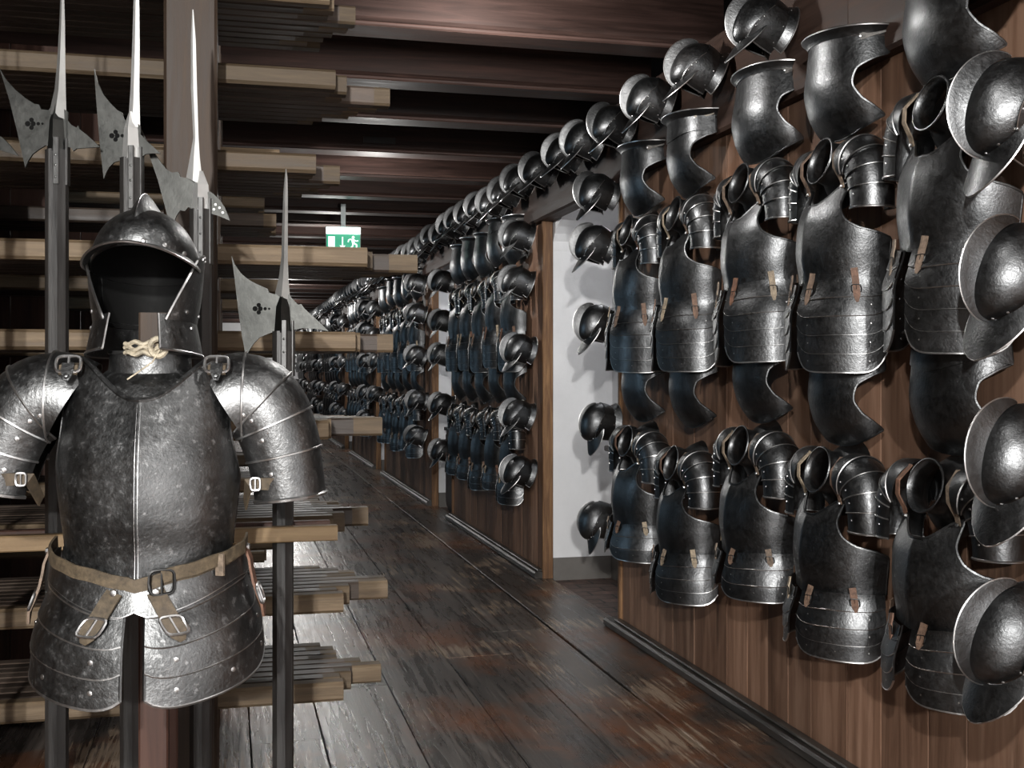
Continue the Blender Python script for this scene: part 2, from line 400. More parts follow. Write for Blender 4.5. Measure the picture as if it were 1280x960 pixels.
def pauldron(sgn, C0, C1, C2, r, n, mats, y0=0.0, arc=105, rv=0.004, nu=20, bead=0.0022, fr=1.0, ends=True, name='pauldron'):
    mb = MB()
    def cur(t):
        a = [(1-t)**2 * C0[i] + 2*t*(1-t) * C1[i] + t*t * C2[i] for i in (0, 1)]
        d = [2*(1-t) * (C1[i]-C0[i]) + 2*t * (C2[i]-C1[i]) for i in (0, 1)]
        l = math.hypot(*d); return a, (d[0]/l, d[1]/l)
    def pt(t, ph, off):
        (x, z), (dx, dz) = cur(t); N = (-dz, dx)     # outward normal of the arm's outer side
        if N[0] * 1 < 0 and N[1] < 0: N = (dz, -dx)
        rr = r(t) + off
        a = rr * math.cos(ph); b = rr * fr * math.sin(ph)
        return (sgn * (x + N[0] * a), y0 + b, z + N[1] * a)
    A = R(arc)
    for k in range(n):
        t0 = k / n - (0.04 if k else 0); t1 = (k + 1) / n; off = 0.0028 * (n - k)
        mb.cur = 0
        mb.shell(lambda u, v: pt(lerp(t0, t1, v), lerp(-A, A, u), off), nu, 5, 0.0022, flip=(sgn > 0))
        mb.cur = 1
        mb.tube([pt(t1, lerp(-A, A, i / 24), off + 0.0008) for i in range(25)], bead if k < n - 1 else bead * 1.6, 5)
        for ph in (-0.72, 0.72):
            if k:
                q = lerp(t0, t1, 0.5); p = Vector(pt(q, ph * A, off + 0.001)); c = Vector((sgn * cur(q)[0][0], y0, cur(q)[0][1])); mb.rivet(p, p - c, rv)
    return mb.mesh(name, mats), pt

def gorget(mats, r=0.062, base_r=0.115, h=0.10, tilt=0.0):
    """collar: neck ring at the outer (y) end, spreading towards the wall; axis along y"""
    mb = MB()
    rad = table([(0, base_r), (0.35, base_r * 0.80), (0.6, r * 1.0), (0.88, r * 0.97), (1.0, r * 1.1)])
    def f(u, v):
        a = 2 * PI * u; rr = rad(v)
        k = 1.0 + 0.25 * (1 - v) * math.cos(a) ** 2
        return (rr * k * math.cos(a), v * h, rr * math.sin(a) * (1 + 0.12 * (1 - v)))
    mb.shell(f, 32, 14, 0.0025, wrap=True, flip=True)
    mb.cur = 1
    mb.cur = 0; mb.tube([f(k / 32, 1) for k in range(32)], 0.0036, 6, True)
    for a in (0.1, 0.4, 0.6, 0.9):
        p = Vector(f(a, 0.45)); mb.rivet(p, (p.x, 0.05, p.z), 0.005)
    return mb.mesh('gorget', mats)

# --- hung half armour ("cuirass") : several sizes
def make_cuirass(kind, ws=1.0):
    S, E = M['steel'], M['edge']
    hB = {'long': 0.300, 'short': 0.295, 'mid': 0.285}[kind]
    hT = {'long': 0.285, 'short': 0.165, 'mid': 0.20}[kind]
    nT = {'long': 5, 'short': 3, 'mid': 4}[kind]
    sc = lambda pts: table([(q, v * ws) for q, v in pts])
    W = sc([(-0.32, 0.184), (-0.12, 0.188), (0.0, 0.168), (0.1, 0.178), (0.2, 0.188), (0.3, 0.176)])
    D = sc([(-0.32, 0.182), (-0.12, 0.182), (0.0, 0.158), (0.09, 0.168), (0.18, 0.160), (0.3, 0.112)])
    P = torso(W, D, 0.008, 0.82, 0.16)
    th = table([(-1, R(88)), (hB * 0.41, R(89)), (hB * 0.47, R(80)), (hB * 0.53, R(60)), (hB * 0.63, R(45)), (hB * 0.80, R(37)), (hB * 1.05, R(39))])
    zb = lambda s: -0.016 * (1 - s) ** 1.5
    zt = lambda s: hB * (0.80 + 0.20 * sstep(0.15, 0.95, s))
    bp = breast(P, th, zb, zt, 40, 26, [S, E], 0.0045, 0.003)
    # waist flange and shoulder pieces
    spec = [['breastplate', bp, []]]
    P2 = torso(W, D, 0.004, 0.82, 0.3)
    zt2 = lambda t: 0.006 - 0.018 * math.exp(-(t / 0.5) ** 2)
    for sgn in (1, -1):
        me, base = tasset(P2, sgn, R(7), R(86), zt2, lambda u: -hT, nT, [S, E], 0.0036, 0.22)
        subs = []
        for q, u in enumerate((0.14, 0.68)):
            st = MB(); bk = MB()
            pts = [base(u + 0.015 * (k - 2) * (1 if q else -1) * 0.6, lerp(-0.10, 0.26, k / 5), 0.031 - 0.003 * abs(k - 2)) for k in range(6)]
            sd = Vector(base(u + 0.1, 0.1, 0.02)) - Vector(base(u - 0.1, 0.1, 0.02))
            st.ribbon(pts, sd, 0.021, 0.004, True)
            bk.buckle(Vector(pts[3]) + Vector(pts[3]).normalized() * 0.001, sd, Vector(pts[3]) - Vector(pts[2]), 0.0145, 0.012, 0.002)
            subs.append(('strap', st.mesh('strap', M['leather'])))
            subs.append(('buckle', bk.mesh('buckle', M['iron'])))
        spec.append(['tasset', me, subs])
    gz = hB + 0.06
    g = gorget([S, E], 0.067, 0.112, 0.115)
    spec.append(['gorget', g, [], None, (0, 0.03, gz - 0.004), (R(14), 0, 0)])
    for sgn in (1, -1):
        me, _ = pauldron(sgn, (0.11 * ws, gz + 0.0), (0.197 * (0.5 + 0.5 * ws), gz + 0.022), (0.197 * (0.5 + 0.5 * ws), gz - 0.145), lambda t: lerp(0.066, 0.058, t) * (0.5 + 0.5 * ws), 5, [S, E], 0.074, 118, 0.0036, 20)
        spec.append(['pauldron', me, []])
        st = MB()
        x = sgn * 0.100 * ws
        st.ribbon([(x, 0.106 * ws, hB - 0.014), (x, 0.126, hB + 0.01), (x * 0.98, 0.150, hB + 0.05), (x * 0.96, 0.150, hB + 0.09), (x * 0.9, 0.112, hB + 0.132)], (1, 0, 0), 0.016, 0.004)
        bk = MB(); bk.rivet((x, 0.112 * ws, hB - 0.010), (0, 1, 0.2), 0.006)
        spec.append(['shoulder_strap', st.mesh('shoulder_strap', M['leather']), [('rivet', bk.mesh('rivet', E))]])
    return spec
def place_cuirass(spec, loc, rot, label, group, detail=True, sc=1.0):
    t = thing('cuirass', label, 'armour', loc, rot, group); t.scale = (sc, sc, 1 if sc == 1 else 0.97)
    for it in spec:
        o = link(it[0], it[1], t)
        if len(it) > 4: o.location = it[4]; o.rotation_euler = it[5]
        for sb in (it[2] if detail else []): link(sb[0], sb[1], o)
    return t

# --- backplate hung upside down, waist flange on top
def make_backplate(kind):
    S, E = M['steel'], M['edge']
    h = {'tall': 0.32, 'plain': 0.31}[kind]
    W = table([(0, 0.145), (0.08, 0.178), (0.16, 0.195), (0.24, 0.184), (h, 0.172)])
    D = table([(0, 0.06), (0.04, 0.108), (0.10, 0.146), (0.18, 0.162), (0.25, 0.158), (h, 0.156)])
    P = torso(W, D, 0.0, 0.8)
    th = table([(0, R(88)), (0.06, R(86)), (0.085, R(75)), (0.12, R(57)), (0.16, R(49)), (0.20, R(53)), (0.235, R(74)), (0.25, R(87)), (1, R(88))])
    zb = lambda s: 0.008 + 0.055 * s ** 2.0
    zt = lambda s: h - 0.01 * s
    mb = MB()
    def f(u, v):
        s = 2 * u - 1; z = lerp(zb(abs(s)), zt(abs(s)), v); return P(s * th(z), z)
    mb.shell(f, 40, 28, 0.003)
    K = 40
    mb.tube([f(k / K, 0) for k in range(K + 1)], 0.0045, 6)
    for u in (0, 1): mb.tube([f(u, k / K) for k in range(K + 1)], 0.0045, 6)
    bp = mb.mesh('back_shell', [S, E])
    fl = MB()
    fl.shell(lambda u, v: P((2*u - 1) * R(88), h - 0.004 + 0.026 * v, 0.003 + (0.030 if kind == 'tall' else 0.022) * v ** 1.4), 40, 4, 0.0025)
    fl.cur = 1; fl.tube([P((2*k/40 - 1) * R(88), h + 0.022, 0.033 if kind == 'tall' else 0.025) for k in range(41)], 0.0032, 6)
    flm = fl.mesh('waist_flange', [S, E])
    spec = [['back_shell', bp, []], ['waist_flange', flm, []]]
    if kind == 'tall':
        bd = MB(); bd.shell(lambda u, v: P((2*u - 1) * R(86), h - 0.075 - 0.012 * math.cos((2*u-1) * PI * 1.5) + (0.07 + 0.012) * v, 0.0045), 36, 5, 0.003)
        for s in (-0.7, -0.2, 0.2, 0.7): p = Vector(P(s * R(86), h - 0.06, 0.005)); bd.rivet(p, (p.x, p.y, 0), 0.005)
        spec.append(['waist_band', bd.mesh('waist_band', [S, E]), []])
    st = MB(); p = Vector(P(R(-58), h - 0.012, 0.006)); q = Vector(P(R(-84), h + 0.012, 0.012))
    st.ribbon([p, p.lerp(q, 0.5) + Vector((0, 0.004, 0)), q], (0, 0, 1), 0.02, 0.004)
    rv = MB(); rv.rivet(p + p.normalized() * 0.003, (p.x, p.y, 0), 0.005)
    spec.append(['waist_strap', st.mesh('waist_strap', M['strap_grey']), [('rivet', rv.mesh('rivet', E))]])
    for sgn in (1, -1):
        st = MB(); x = sgn * 0.07
        st.ribbon([(x, 0.11, h + 0.0), (x * 0.8, 0.085, h + 0.03), (x * 0.5, 0.03, h + 0.05), (x * 0.4, 0.012, h + 0.06)], (1, 0.3, 0), 0.014, 0.004)
        spec.append(['hanging_strap', st.mesh('hanging_strap', M['strap_grey']), []])
    return spec

# --- helmets: face +y, up +z, collar base at z = 0
def make_helmet(a, b, c, drop, comb, peak, peak_drop, az_top, az_bot, mats, flare=1.16, comb_w=0.011, rv=0.004, comb_rng=(14, 166), cuts=1.0, peak_az=76, collar_gap=40, collar_back=True, comb_pow=1.6, comb_bead=0.0022, col_f=0.30, rise=0.0):
    S, E, C = mats
    zr = drop
    def sk(ph, t, off=0.0):
        ct, st = math.cos(t * PI / 2), math.sin(t * PI / 2)
        rr = ct ** 0.92
        x = (a + off) * rr * math.sin(ph); y = (b + off) * rr * math.cos(ph)
        z = zr + (c + off) * st - 0.018 * (1 - math.cos(ph)) / 2 * (1 - t) + rise * max(0.0, math.cos(ph)) ** 1.2 * (1 - t) ** 1.5
        k = 1 - 0.10 * (rise / 0.05) * max(0.0, math.cos(ph)) * (1 - t) ** 3; x *= k; y *= k
        return (x, y, z)
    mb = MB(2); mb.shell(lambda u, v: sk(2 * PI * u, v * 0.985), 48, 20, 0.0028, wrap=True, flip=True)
    mb.add([sk(2 * PI * k / 24, 0.985) for k in range(24)], [tuple(range(24))])
    mb.cur = 1
    for az in (-58, -34, -12, 12, 34, 58): p = Vector(sk(R(az), 0.07)); mb.rivet(p, (p.x, p.y, 0.02), rv)
    skull = mb.mesh('skull', [S, E, M['inside']])
    # comb
    mc = MB(); p0, p1 = R(comb_rng[0]), R(comb_rng[1])
    def cm(u, v):
        ps = lerp(p0, p1, v); hgt = comb * math.sin(PI * v) ** 0.75 + 0.001
        q = 2 * u - 1
        y0, z0 = b * math.cos(ps), c * math.sin(ps); n = Vector((0, math.cos(ps) / b, math.sin(ps) / c)).normalized()
        hh = hgt * (1 - abs(q)) - 0.004 * abs(q); w = comb_w * math.sin(PI * v) ** 0.5 * abs(q) ** comb_pow * (1 if q > 0 else -1) + 0.0012 * (1 if q > 0 else -1) * (1 if abs(q) > 0.01 else 0)
        return (w, y0 + n.y * hh, zr + z0 + n.z * hh)
    mc.shell(cm, 12, 36, 0.001)
    mc.cur = 1; mc.tube([cm(0.5, k / 36) for k in range(37)], comb_bead, 5)
    combm = mc.mesh('comb', [C, E])
    # peak
    mp = MB(); A = R(peak_az)
    def pk(u, v):
        az = lerp(-A, A, u); k = 1 - (abs(az) / A) ** 1.35
        bx, by, bz = sk(az, 0.0, 0.003); bz += 0.006 * (1 - v) + 0.0
        L = peak * k * v; n = Vector((math.sin(az) / a, math.cos(az) / b, 0)).normalized()
        return (bx + n.x * L * 0.75, by + n.y * L + 0.15 * L, bz - L * (peak_drop + 0.55 * math.sin(az) ** 2) - 0.002)
    mp.shell(pk, 32, 8, 0.0025, flip=True); mp.cur = 1
    mp.tube([pk(k / 32, 1) for k in range(33)], 0.0028, 5)
    peakm = mp.mesh('peak', [S, E])
    spec = [['skull', skull, [('comb', combm)]], ['peak', peakm, []]]
    # cheek pieces and nape: side tube from rim to collar
    zc = drop * col_f
    prof = table([(0, 1.03), (0.45, 0.99), (1.0, 0.90)])
    def side(az, q, off=0.0):
        x, y, z = sk(az, 0.0, 0.0); k = prof(q) ; z = lerp(z + 0.012, zc, q)
        return ((x * k) + off * math.sin(az), (y * k) + off * math.cos(az), z)
    for sgn in (1, -1):
        ch = MB(2)
        def ck(u, v):
            fr_ = lerp(az_top, az_bot, v); az = lerp(R(fr_), R(118), u)
            lift = 0.028 * math.sin(PI * u) * (1 - v) ** 2
            x, y, z = side(az, v, 0.004); return (sgn * x, y, z + lift)
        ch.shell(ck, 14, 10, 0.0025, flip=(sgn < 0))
        ch.cur = 1
        ch.tube([ck(k / 14, 0) for k in range(15)], 0.0017, 5); ch.tube([ck(0, k / 14) for k in range(15)], 0.0032, 5)
        for u, v in ((0.35, 0.05), (0.5, 0.02), (0.62, 0.04), (0.3, 0.85), (0.7, 0.85)):
            p = Vector(ck(u, v)); ch.rivet(p, (p.x, p.y, 0), rv * 0.8)
        spec.append(['cheek_piece', ch.mesh('cheek_piece', [S, E, M['inside']]), []])
        co = MB()
        cg = collar_gap
        def cl(u, v):
            az = lerp(R(cg), R(180 if collar_back else 122), u); x, y, z = side(az, 1.0, 0.002); k = lerp(0.99, flare, v ** 0.9)
            return (sgn * x * k, y * k, lerp(zc + 0.012, 0.0 + 0.008 * math.cos(az) ** 2, v))
        co.shell(cl, 20, 6, 0.0025, flip=(sgn < 0)); co.cur = 1
        co.tube([cl(k / 20, 1) for k in range(21)], 0.003, 5); co.tube([cl(0, k / 6) for k in range(7)], 0.0025, 5)
        for u in (0.3, 0.7): p = Vector(cl(u, 0.3)); co.rivet(p, (p.x, p.y, 0.02), rv * 0.8)
        spec.append(['collar_plate', co.mesh('collar_plate', [S, E]), []])
    na = MB(2)
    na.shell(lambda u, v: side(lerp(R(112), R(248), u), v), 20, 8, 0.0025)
    spec.append(['nape_plate', na.mesh('nape_plate', [S, E, M['inside']]), []])
    return spec

def place_helmet(spec, loc, tilt, yaw, roll, label, group, sc=0.86):
    """crown out of the wall (-x), face down; tilt raises the crown"""
    a = tilt
    F = Vector((-math.sin(a), 0, -math.cos(a))); U = Vector((-math.cos(a), 0, math.sin(a))); X = F.cross(U)
    m = Matrix((X, F, U)).transposed()
    m = Matrix.Rotation(yaw, 3, 'Z') @ m @ Matrix.Rotation(roll, 3, 'Z')
    loc = (loc[0] - 0.125 * sc * math.sin(a), loc[1], loc[2])
    t = thing('helmet', label, 'helmet', loc, m.to_euler(), group); t.scale = (sc, sc, sc)
    grow(t, spec); return t

# ------------------------------------------------------------------ setting
ORD = ['first', 'second', 'third', 'fourth', 'fifth', 'sixth', 'seventh', 'eighth', 'ninth', 'tenth', 'eleventh', 'twelfth', 'thirteenth', 'fourteenth',
       'fifteenth', 'sixteenth', 'seventeenth', 'eighteenth', 'nineteenth']
def ordn(n):          # n from 0
    n += 1
    if n < 20: return ORD[n - 1]
    tens = {2: 'twent', 3: 'thirt', 4: 'fort', 5: 'fift', 6: 'sixt', 7: 'sevent'}[n // 10]
    return tens + 'ieth' if n % 10 == 0 else tens + 'y-' + ORD[n % 10 - 1]

PANELS = [(1.0, 5.62), (7.14, 10.2), (11.28, 14.8), (15.7, 18.75), (20.0, 23.3), (24.5, 28.0), (29.0, 32.2)]
YEND = 33.2
# floor
fb = MB(); g = 0.004
x = -2.4; r2 = random.Random(3)
wid = []
while x < 1.60:
    w = r2.choice((0.22, 0.26, 0.3, 0.33)); w = min(w, 1.645 - x)
    if 1.645 - (x + w) < 0.12: w = 1.645 - x
    wid.append((x, x + w)); x += w
for (a, b_) in wid:
    y = -7.0 + r2.random() * 1.5
    ys = [-7.2]
    while y < YEND - 0.5:
        ys.append(y); y += r2.uniform(2.6, 5.2)
    ys.append(YEND)
    for y0, y1 in zip(ys[:-1], ys[1:]):
        zt_ = -0.001 * r2.random() * 2
        fb.box(a + g / 2, b_ - g / 2, y0 + g / 2, y1 - g / 2, -0.03, zt_, 0.002, 'y')
ys = [-7.2, -2, 3.35, 7.3, 11.4, 15.9, 20.2, 26, YEND]
for y0, y1 in zip(ys[:-1], ys[1:]):
    fb.box(1.652, 2.05, y0 + g / 2, y1 - g / 2, -0.03, 0.006, 0.004, 'y')
fl = struct('floor', fb.mesh('floor', M['floor'], smooth=False), 'dark worn floor of long wooden planks, glossy in places', 'floor')
sb = MB(); sb.box(-6.2, 2.1, -7.3, YEND + 0.2, -0.08, -0.031); struct('floor_base', sb.mesh('floor_base', M['black_paint'], smooth=False), 'dark layer under the floor planks', 'floor')
# niches and white wall behind the partitions
NX = 2.47; ZSP = 2.14; RISE = 0.28; ZTOP = 2.75
wall = MB(); skirt = MB(); brk = MB()
edges = []
ypos = 1.0 - 3.9
gaps = [(PANELS[i][1], PANELS[i+1][0]) for i in range(len(PANELS) - 1)]
WF = 2.06
def quad(mb, a, b, c, d): mb.add([a, b, c, d], [(0, 1, 2, 3)])
prev = -7.3
for gi, (y0, y1) in enumerate(gaps + [(32.2, YEND)]):
    yy0 = y0 - 0.35 if gi == 0 else y0 - 0.25
    quad(wall, (WF, prev, 0), (WF, yy0, 0), (WF, yy0, ZTOP), (WF, prev, ZTOP))
    # back plane, reveals, arch
    quad(wall, (NX, yy0, -0.03), (NX, y1, -0.03), (NX, y1, ZTOP), (NX, yy0, ZTOP))
    quad(wall, (WF, y1, -0.03), (NX, y1, -0.03), (NX, y1, ZSP), (WF, y1, ZSP))
    quad(wall, (WF, yy0, -0.03), (NX, yy0, -0.03), (NX, yy0, ZSP), (WF, yy0, ZSP))
    K = 20; yc = (yy0 + y1) / 2; hw = (y1 - yy0) / 2
    arc = [(yc - hw * math.cos(PI * k / K), ZSP + RISE * math.sin(PI * k / K) ** 0.8) for k in range(K + 1)]
    for (ya, za), (yb, zb_) in zip(arc[:-1], arc[1:]):
        quad(wall, (WF, ya, za), (WF, yb, zb_), (NX, yb, zb_), (NX, ya, za))
        quad(wall, (WF, ya, za), (WF, yb, zb_), (WF, yb, ZTOP), (WF, ya, ZTOP))
    skirt.box(WF, NX - 0.012, y1 - 0.012, y1, -0.03, 0.135); skirt.box(NX - 0.012, NX, yy0, y1, -0.03, 0.135)
    quad(brk, (2.05, yy0, -0.012), (NX, yy0, -0.012), (NX, y1, -0.012), (2.05, y1, -0.012))
    prev = y1
struct('wall_right', wall.mesh('wall_right', M['plaster'], smooth=False), 'white plastered wall with arched niches behind the plank partitions', 'wall')
struct('baseboard_right', skirt.mesh('baseboard_right', M['skirt'], smooth=False), 'grey painted plinth along the foot of the white niches', 'baseboard')
struct('floor_brick', brk.mesh('floor_brick', M['brick'], smooth=False), 'worn brick paving in the white wall niches', 'floor')
# end wall, left wall, rear wall, ceiling
e = MB(); e.box(-6.2, 2.6, YEND, YEND + 0.1, -0.03, 3.0); struct('wall_far', e.mesh('wall_far', M['plaster'], smooth=False), 'white plastered wall at the far end of the hall', 'wall')
e = MB(); e.box(-6.3, -6.2, -7.3, YEND + 0.1, -0.03, 3.0); struct('wall_left', e.mesh('wall_left', M['post'], smooth=False), 'dark wooden wall far behind the pole racks', 'wall')
e = MB(); e.box(-6.3, 2.6, -7.4, -7.3, -0.03, 3.0); struct('wall_near', e.mesh('wall_near', M['plaster'], smooth=False), 'plastered wall at the near end of the hall', 'wall')
cb = MB(); x = -6.3
while x < 2.6: cb.box(x, x + 0.296, -7.4, YEND + 0.1, 2.965, 3.0); x += 0.3
struct('ceiling', cb.mesh('ceiling', M['ceil'], smooth=False), 'dark board ceiling above the heavy joists', 'ceiling')
joists = [-6.4, -5.5, -4.6, -3.7, -2.8, -1.9, -1.0, 0.0, 0.95, 1.85, 2.72, 3.6, 4.5, 5.36, 6.16, 7.1, 8.0]
while joists[-1] < 32: joists.append(joists[-1] + 0.92)
for k, y in enumerate(joists):
    jb = MB(); w = 0.19 + 0.02 * rng.random(); zz = 2.745 + 0.012 * rng.random()
    jb.box(-6.2, 2.06, y, y + w, zz, 2.964, 0.012, 'x')
    jb.box(-6.2, 2.06, y + 0.012, y + w - 0.012, zz - 0.02, zz + 0.001, 0.006, 'x')
    o = struct('ceiling_beam', jb.mesh('ceiling_beam', M['beam'], smooth=False), f'dark red-brown ceiling joist, {ordn(k)} from the camera end of the hall', 'beam')
# long wall beam above the partitions, in lengths
ys = [-7.3, -1.5, 3.3, 9.1, 13.2, 19.4, 25, YEND]
for k, (a, b_) in enumerate(zip(ys[:-1], ys[1:])):
    w = MB(); w.box(1.945, 2.058, a + 0.002, b_ - 0.002, 2.33, 2.74, 0.012, 'y')
    struct('wall_beam', w.mesh('wall_beam', M['beam_y'], smooth=False), f'dark horizontal beam above the plank partitions, {ordn(k)} length from camera', 'beam')

# plank partitions
PN = ['nearest', 'second', 'third', 'fourth', 'fifth', 'sixth', 'seventh']
for k, (a, b_) in enumerate(PANELS):
    pb = MB(); y = a; rr = random.Random(20 + k)
    while y < b_ - 0.02:
        w = min(rr.uniform(0.16, 0.26), b_ - y)
        if b_ - (y + w) < 0.08: w = b_ - y
        pb.box(2.0 + rr.random() * 0.004, 2.032, y + 0.0015, y + w - 0.0015, 0.0, 2.33, 0.002, 'z'); y += w
    pt_ = tag(thing('partition', f'brown vertical plank partition, the {PN[k]} along the right side', 'partition', (0, 0, 0)), kind='structure')
    link('plank_panel', pb.mesh('plank_panel', M['panel'], smooth=False), pt_)
    sk_ = MB(); sk_.box(1.93, 1.997, a - 0.02, b_ + 0.02 if k else b_ + 0.1, 0.0065, 0.05, 0.01, 'y'); sk_.box(1.955, 1.997, a, b_, 0.05, 0.062, 0.005, 'y')
    link('foot_rail', sk_.mesh('foot_rail', M['curb'], smooth=False), pt_)
    for yy, nm in ((a, 'end_post'), (b_, 'end_post')):
        if k == 0 and yy == a: continue
        ep = MB(); s = 1 if yy == a else -1
        ep.box(1.985, 2.055, min(yy, yy - s * 0.03), max(yy, yy - s * 0.03), 0.0065, 2.33, 0.004, 'z')
        link(nm, ep.mesh(nm, M['edgewood'], smooth=False), pt_, label='orange-brown worn end post')

# dark cabinet standing in the second niche
cab = thing('cabinet', 'low black cabinet standing in the white niche beyond the second plank partition', 'cabinet', (2.26, 10.72, 0))
m_ = MB(); m_.box(-0.18, 0.18, -0.26, 0.26, 0.04, 0.78, 0.006, 'z'); m_.box(-0.2, 0.2, -0.28, 0.28, 0.78, 0.81, 0.005, 'z'); m_.box(-0.17, 0.17, -0.25, 0.25, 0, 0.04)
link('body', m_.mesh('body', M['black_paint'], smooth=False), cab)
m_ = MB(); m_.box(-0.192, -0.181, -0.23, 0.23, 0.08, 0.74, 0.003, 'z'); dr = link('door', m_.mesh('door', M['black_paint'], smooth=False), cab)
m_ = MB(); m_.tube([(-0.193, 0.17, 0.42), (-0.21, 0.17, 0.42)], 0.01, 8); link('knob', m_.mesh('knob', M['iron']), dr)
# sill in the first niche
m_ = MB(); m_.box(2.36, 2.468, 5.9, 6.98, 0.84, 0.875, 0.006, 'y')
tag(link('windowsill', m_.mesh('windowsill', M['skirt'], smooth=False)), 'narrow grey sill on the back of the nearest white niche', 'sill', kind='structure')

# ------------------------------------------------------------------ armour along the wall
CU = {k: make_cuirass(k) for k in ('long', 'short', 'mid')}
CV = {k: make_cuirass(k, 1.13) for k in ('long', 'short', 'mid')}
BA = {k: make_backplate(k) for k in ('tall', 'plain')}
HM = (M['steel'], M['edge'], M['comb'])
HE = {'combed': make_helmet(0.098, 0.122, 0.108, 0.115, 0.042, 0.080, -0.28, 40, 20, HM, comb_rng=(14, 158), rise=0.05),
      'round': make_helmet(0.10, 0.122, 0.112, 0.115, 0.012, 0.075, 0.15, 44, 24, HM, rise=0.04),
      'pot': make_helmet(0.103, 0.13, 0.115, 0.105, 0.044, 0.085, -0.1, 60, 45, (M['steel'], M['edge'], M['steel']), 1.1, 0.012, comb_rng=(16, 162), rise=0.035)}
def cuirass_label(row, col, k):
    kind = 'long' if row == 'upper' else 'short'
    return f"black half-armour with {kind} skirt plates, {row} row, {col} column on the {PN[k]} partition"
cols_far = ['nearest', 'second', 'third', 'fourth', 'farthest']
P1Y = [2.70, 3.28, 3.855, 4.50, 5.10]
for k, (a, b_) in enumerate(PANELS):
    if k == 0: ysn = P1Y
    else:
        L_ = b_ - a; ysn = [a + 0.46 + (L_ - 0.46 - 0.70) * i / 4 + rng.uniform(-0.005, 0.005) for i in range(5)]
    for i, y in enumerate(ysn):
        cn = cols_far[i]
        xw = WX - 0.006
        dz = rng.uniform(-0.02, 0.02) if k else (0.05, 0.0, 0.026, 0.0, 0.0)[i]
        det = k < 4
        jit = lambda s: R(rng.uniform(-s, s))
        # local y -> -x world : rotate +90 deg about z
        spec = (CV if k == 0 else CU)['long']
        place_cuirass(spec, (xw - 0.022, y, 1.638 + dz), (0, jit(2.5), PI/2 + jit(3.5)), cuirass_label('upper', cn, k), f'half-armours on the {PN[k]} partition', det, 0.87 if k else 1.0)
        kd, zl = (('mid', 0.675), ('mid', 0.67), ('short', 0.70), ('mid', 0.595), ('short', 0.645))[i] if k == 0 else ('mid' if i in (0, 2) else 'short', 0.652 + dz * 0.6)
        spec = (CV if k == 0 else CU)[kd]
        place_cuirass(spec, (xw - 0.026, y + 0.01, zl), (0, jit(2.5), PI/2 + jit(2.5)), cuirass_label('lower', cn, k), f'half-armours on the {PN[k]} partition', det, 0.87 if k else 1.0)
        for row, z in (('top', 2.085), ('middle', 1.09 if (k == 0 and i == 0) else (1.14 if (k == 0 and i == 2) else 1.108))):
            bk = BA['tall' if (row == 'middle' and i == 0 and k == 0) or (row == 'top' and rng.random() < 0.25) else 'plain']
            t = thing('backplate', f"black backplate hung upside down, {row} row, {cn} column on the {PN[k]} partition", 'armour',
                      (xw - 0.02, y + (rng.uniform(-0.02, 0.02) if row == 'top' else 0), z + (dz if row == 'top' else dz * 0.6)), (R(rng.uniform(-1, 6)) if row == 'top' else 0, jit(3) if row == 'top' else jit(1), PI/2 + jit(8 if row == 'top' else 3)), f'backplates on the {PN[k]} partition')
            q = (0.84 if k else 0.90) if row == 'middle' else 1.0
            t.scale = (0.9 * q * 1.03, 0.92 * q, 1) if k else (1 * q * 1.02, q, 1)
            grow(t, bk)
    # columns of helmets at both ends
    zs_near = [2.22, 1.91, 1.475, 1.035, 0.665] if k else [2.36, 1.94, 1.545, 1.125, 0.70]
    zs_far = [2.255, 1.985, 1.58, 1.075, 0.56] if k == 0 else [2.13, 1.78, 1.47, 1.03, 0.62]
    yn = a + 0.12 if k else 2.31; yf = b_ + (-0.2 if k else 0.02)
    hn = ['topmost', 'second from top', 'middle', 'fourth from top', 'lowest']
    for i, z in enumerate(zs_near):
        kind = 'pot' if k == 0 else 'combed'
        wd = 'broad-combed' if k == 0 else 'combed'
        place_helmet(HE[kind], (WX - (0.07 if k == 0 else 0.022), yn, z), R(rng.uniform(14, 26)), R(rng.uniform(-8, 8)), R(rng.uniform(-6, 6)),
                     f"black {wd} helmet, {hn[i]}, near-edge helmet column of the {PN[k]} partition", f'helmets on the near edge of the {PN[k]} partition', 0.86 if k else 1.0)
    for i, z in enumerate(zs_far):
        kind = 'round' if i >= 3 and k == 0 else 'combed'
        wd = 'round' if kind == 'round' else 'combed'
        place_helmet(HE[kind], (WX - 0.022, yf, z), R(rng.uniform(10, 22)) if kind == 'combed' else R(6), R(rng.uniform(-8, 8)), R(rng.uniform(-6, 6)),
                     f"black {wd} helmet, {hn[i]}, far-edge helmet column of the {PN[k]} partition", f'helmets on the far edge of the {PN[k]} partition')
# the long row of helmets on the high beam
ty = [3.66, 4.22, 4.76, 5.30, 5.72, 6.07, 6.6, 7.06, 7.44, 7.82]
while ty[-1] < 31.5: ty.append(ty[-1] + rng.uniform(0.38, 0.42))
for i, y in enumerate(ty):
    place_helmet(HE['combed'], (1.945 + 0.003, y, 2.525 + rng.uniform(-0.012, 0.012)), R(rng.uniform(16, 28)), R(rng.uniform(-7, 7)), R(rng.uniform(-6, 6)),
                 f"black combed helmet in the long row on the high beam, {ordn(i)} from the camera", 'helmets in the row on the high beam')

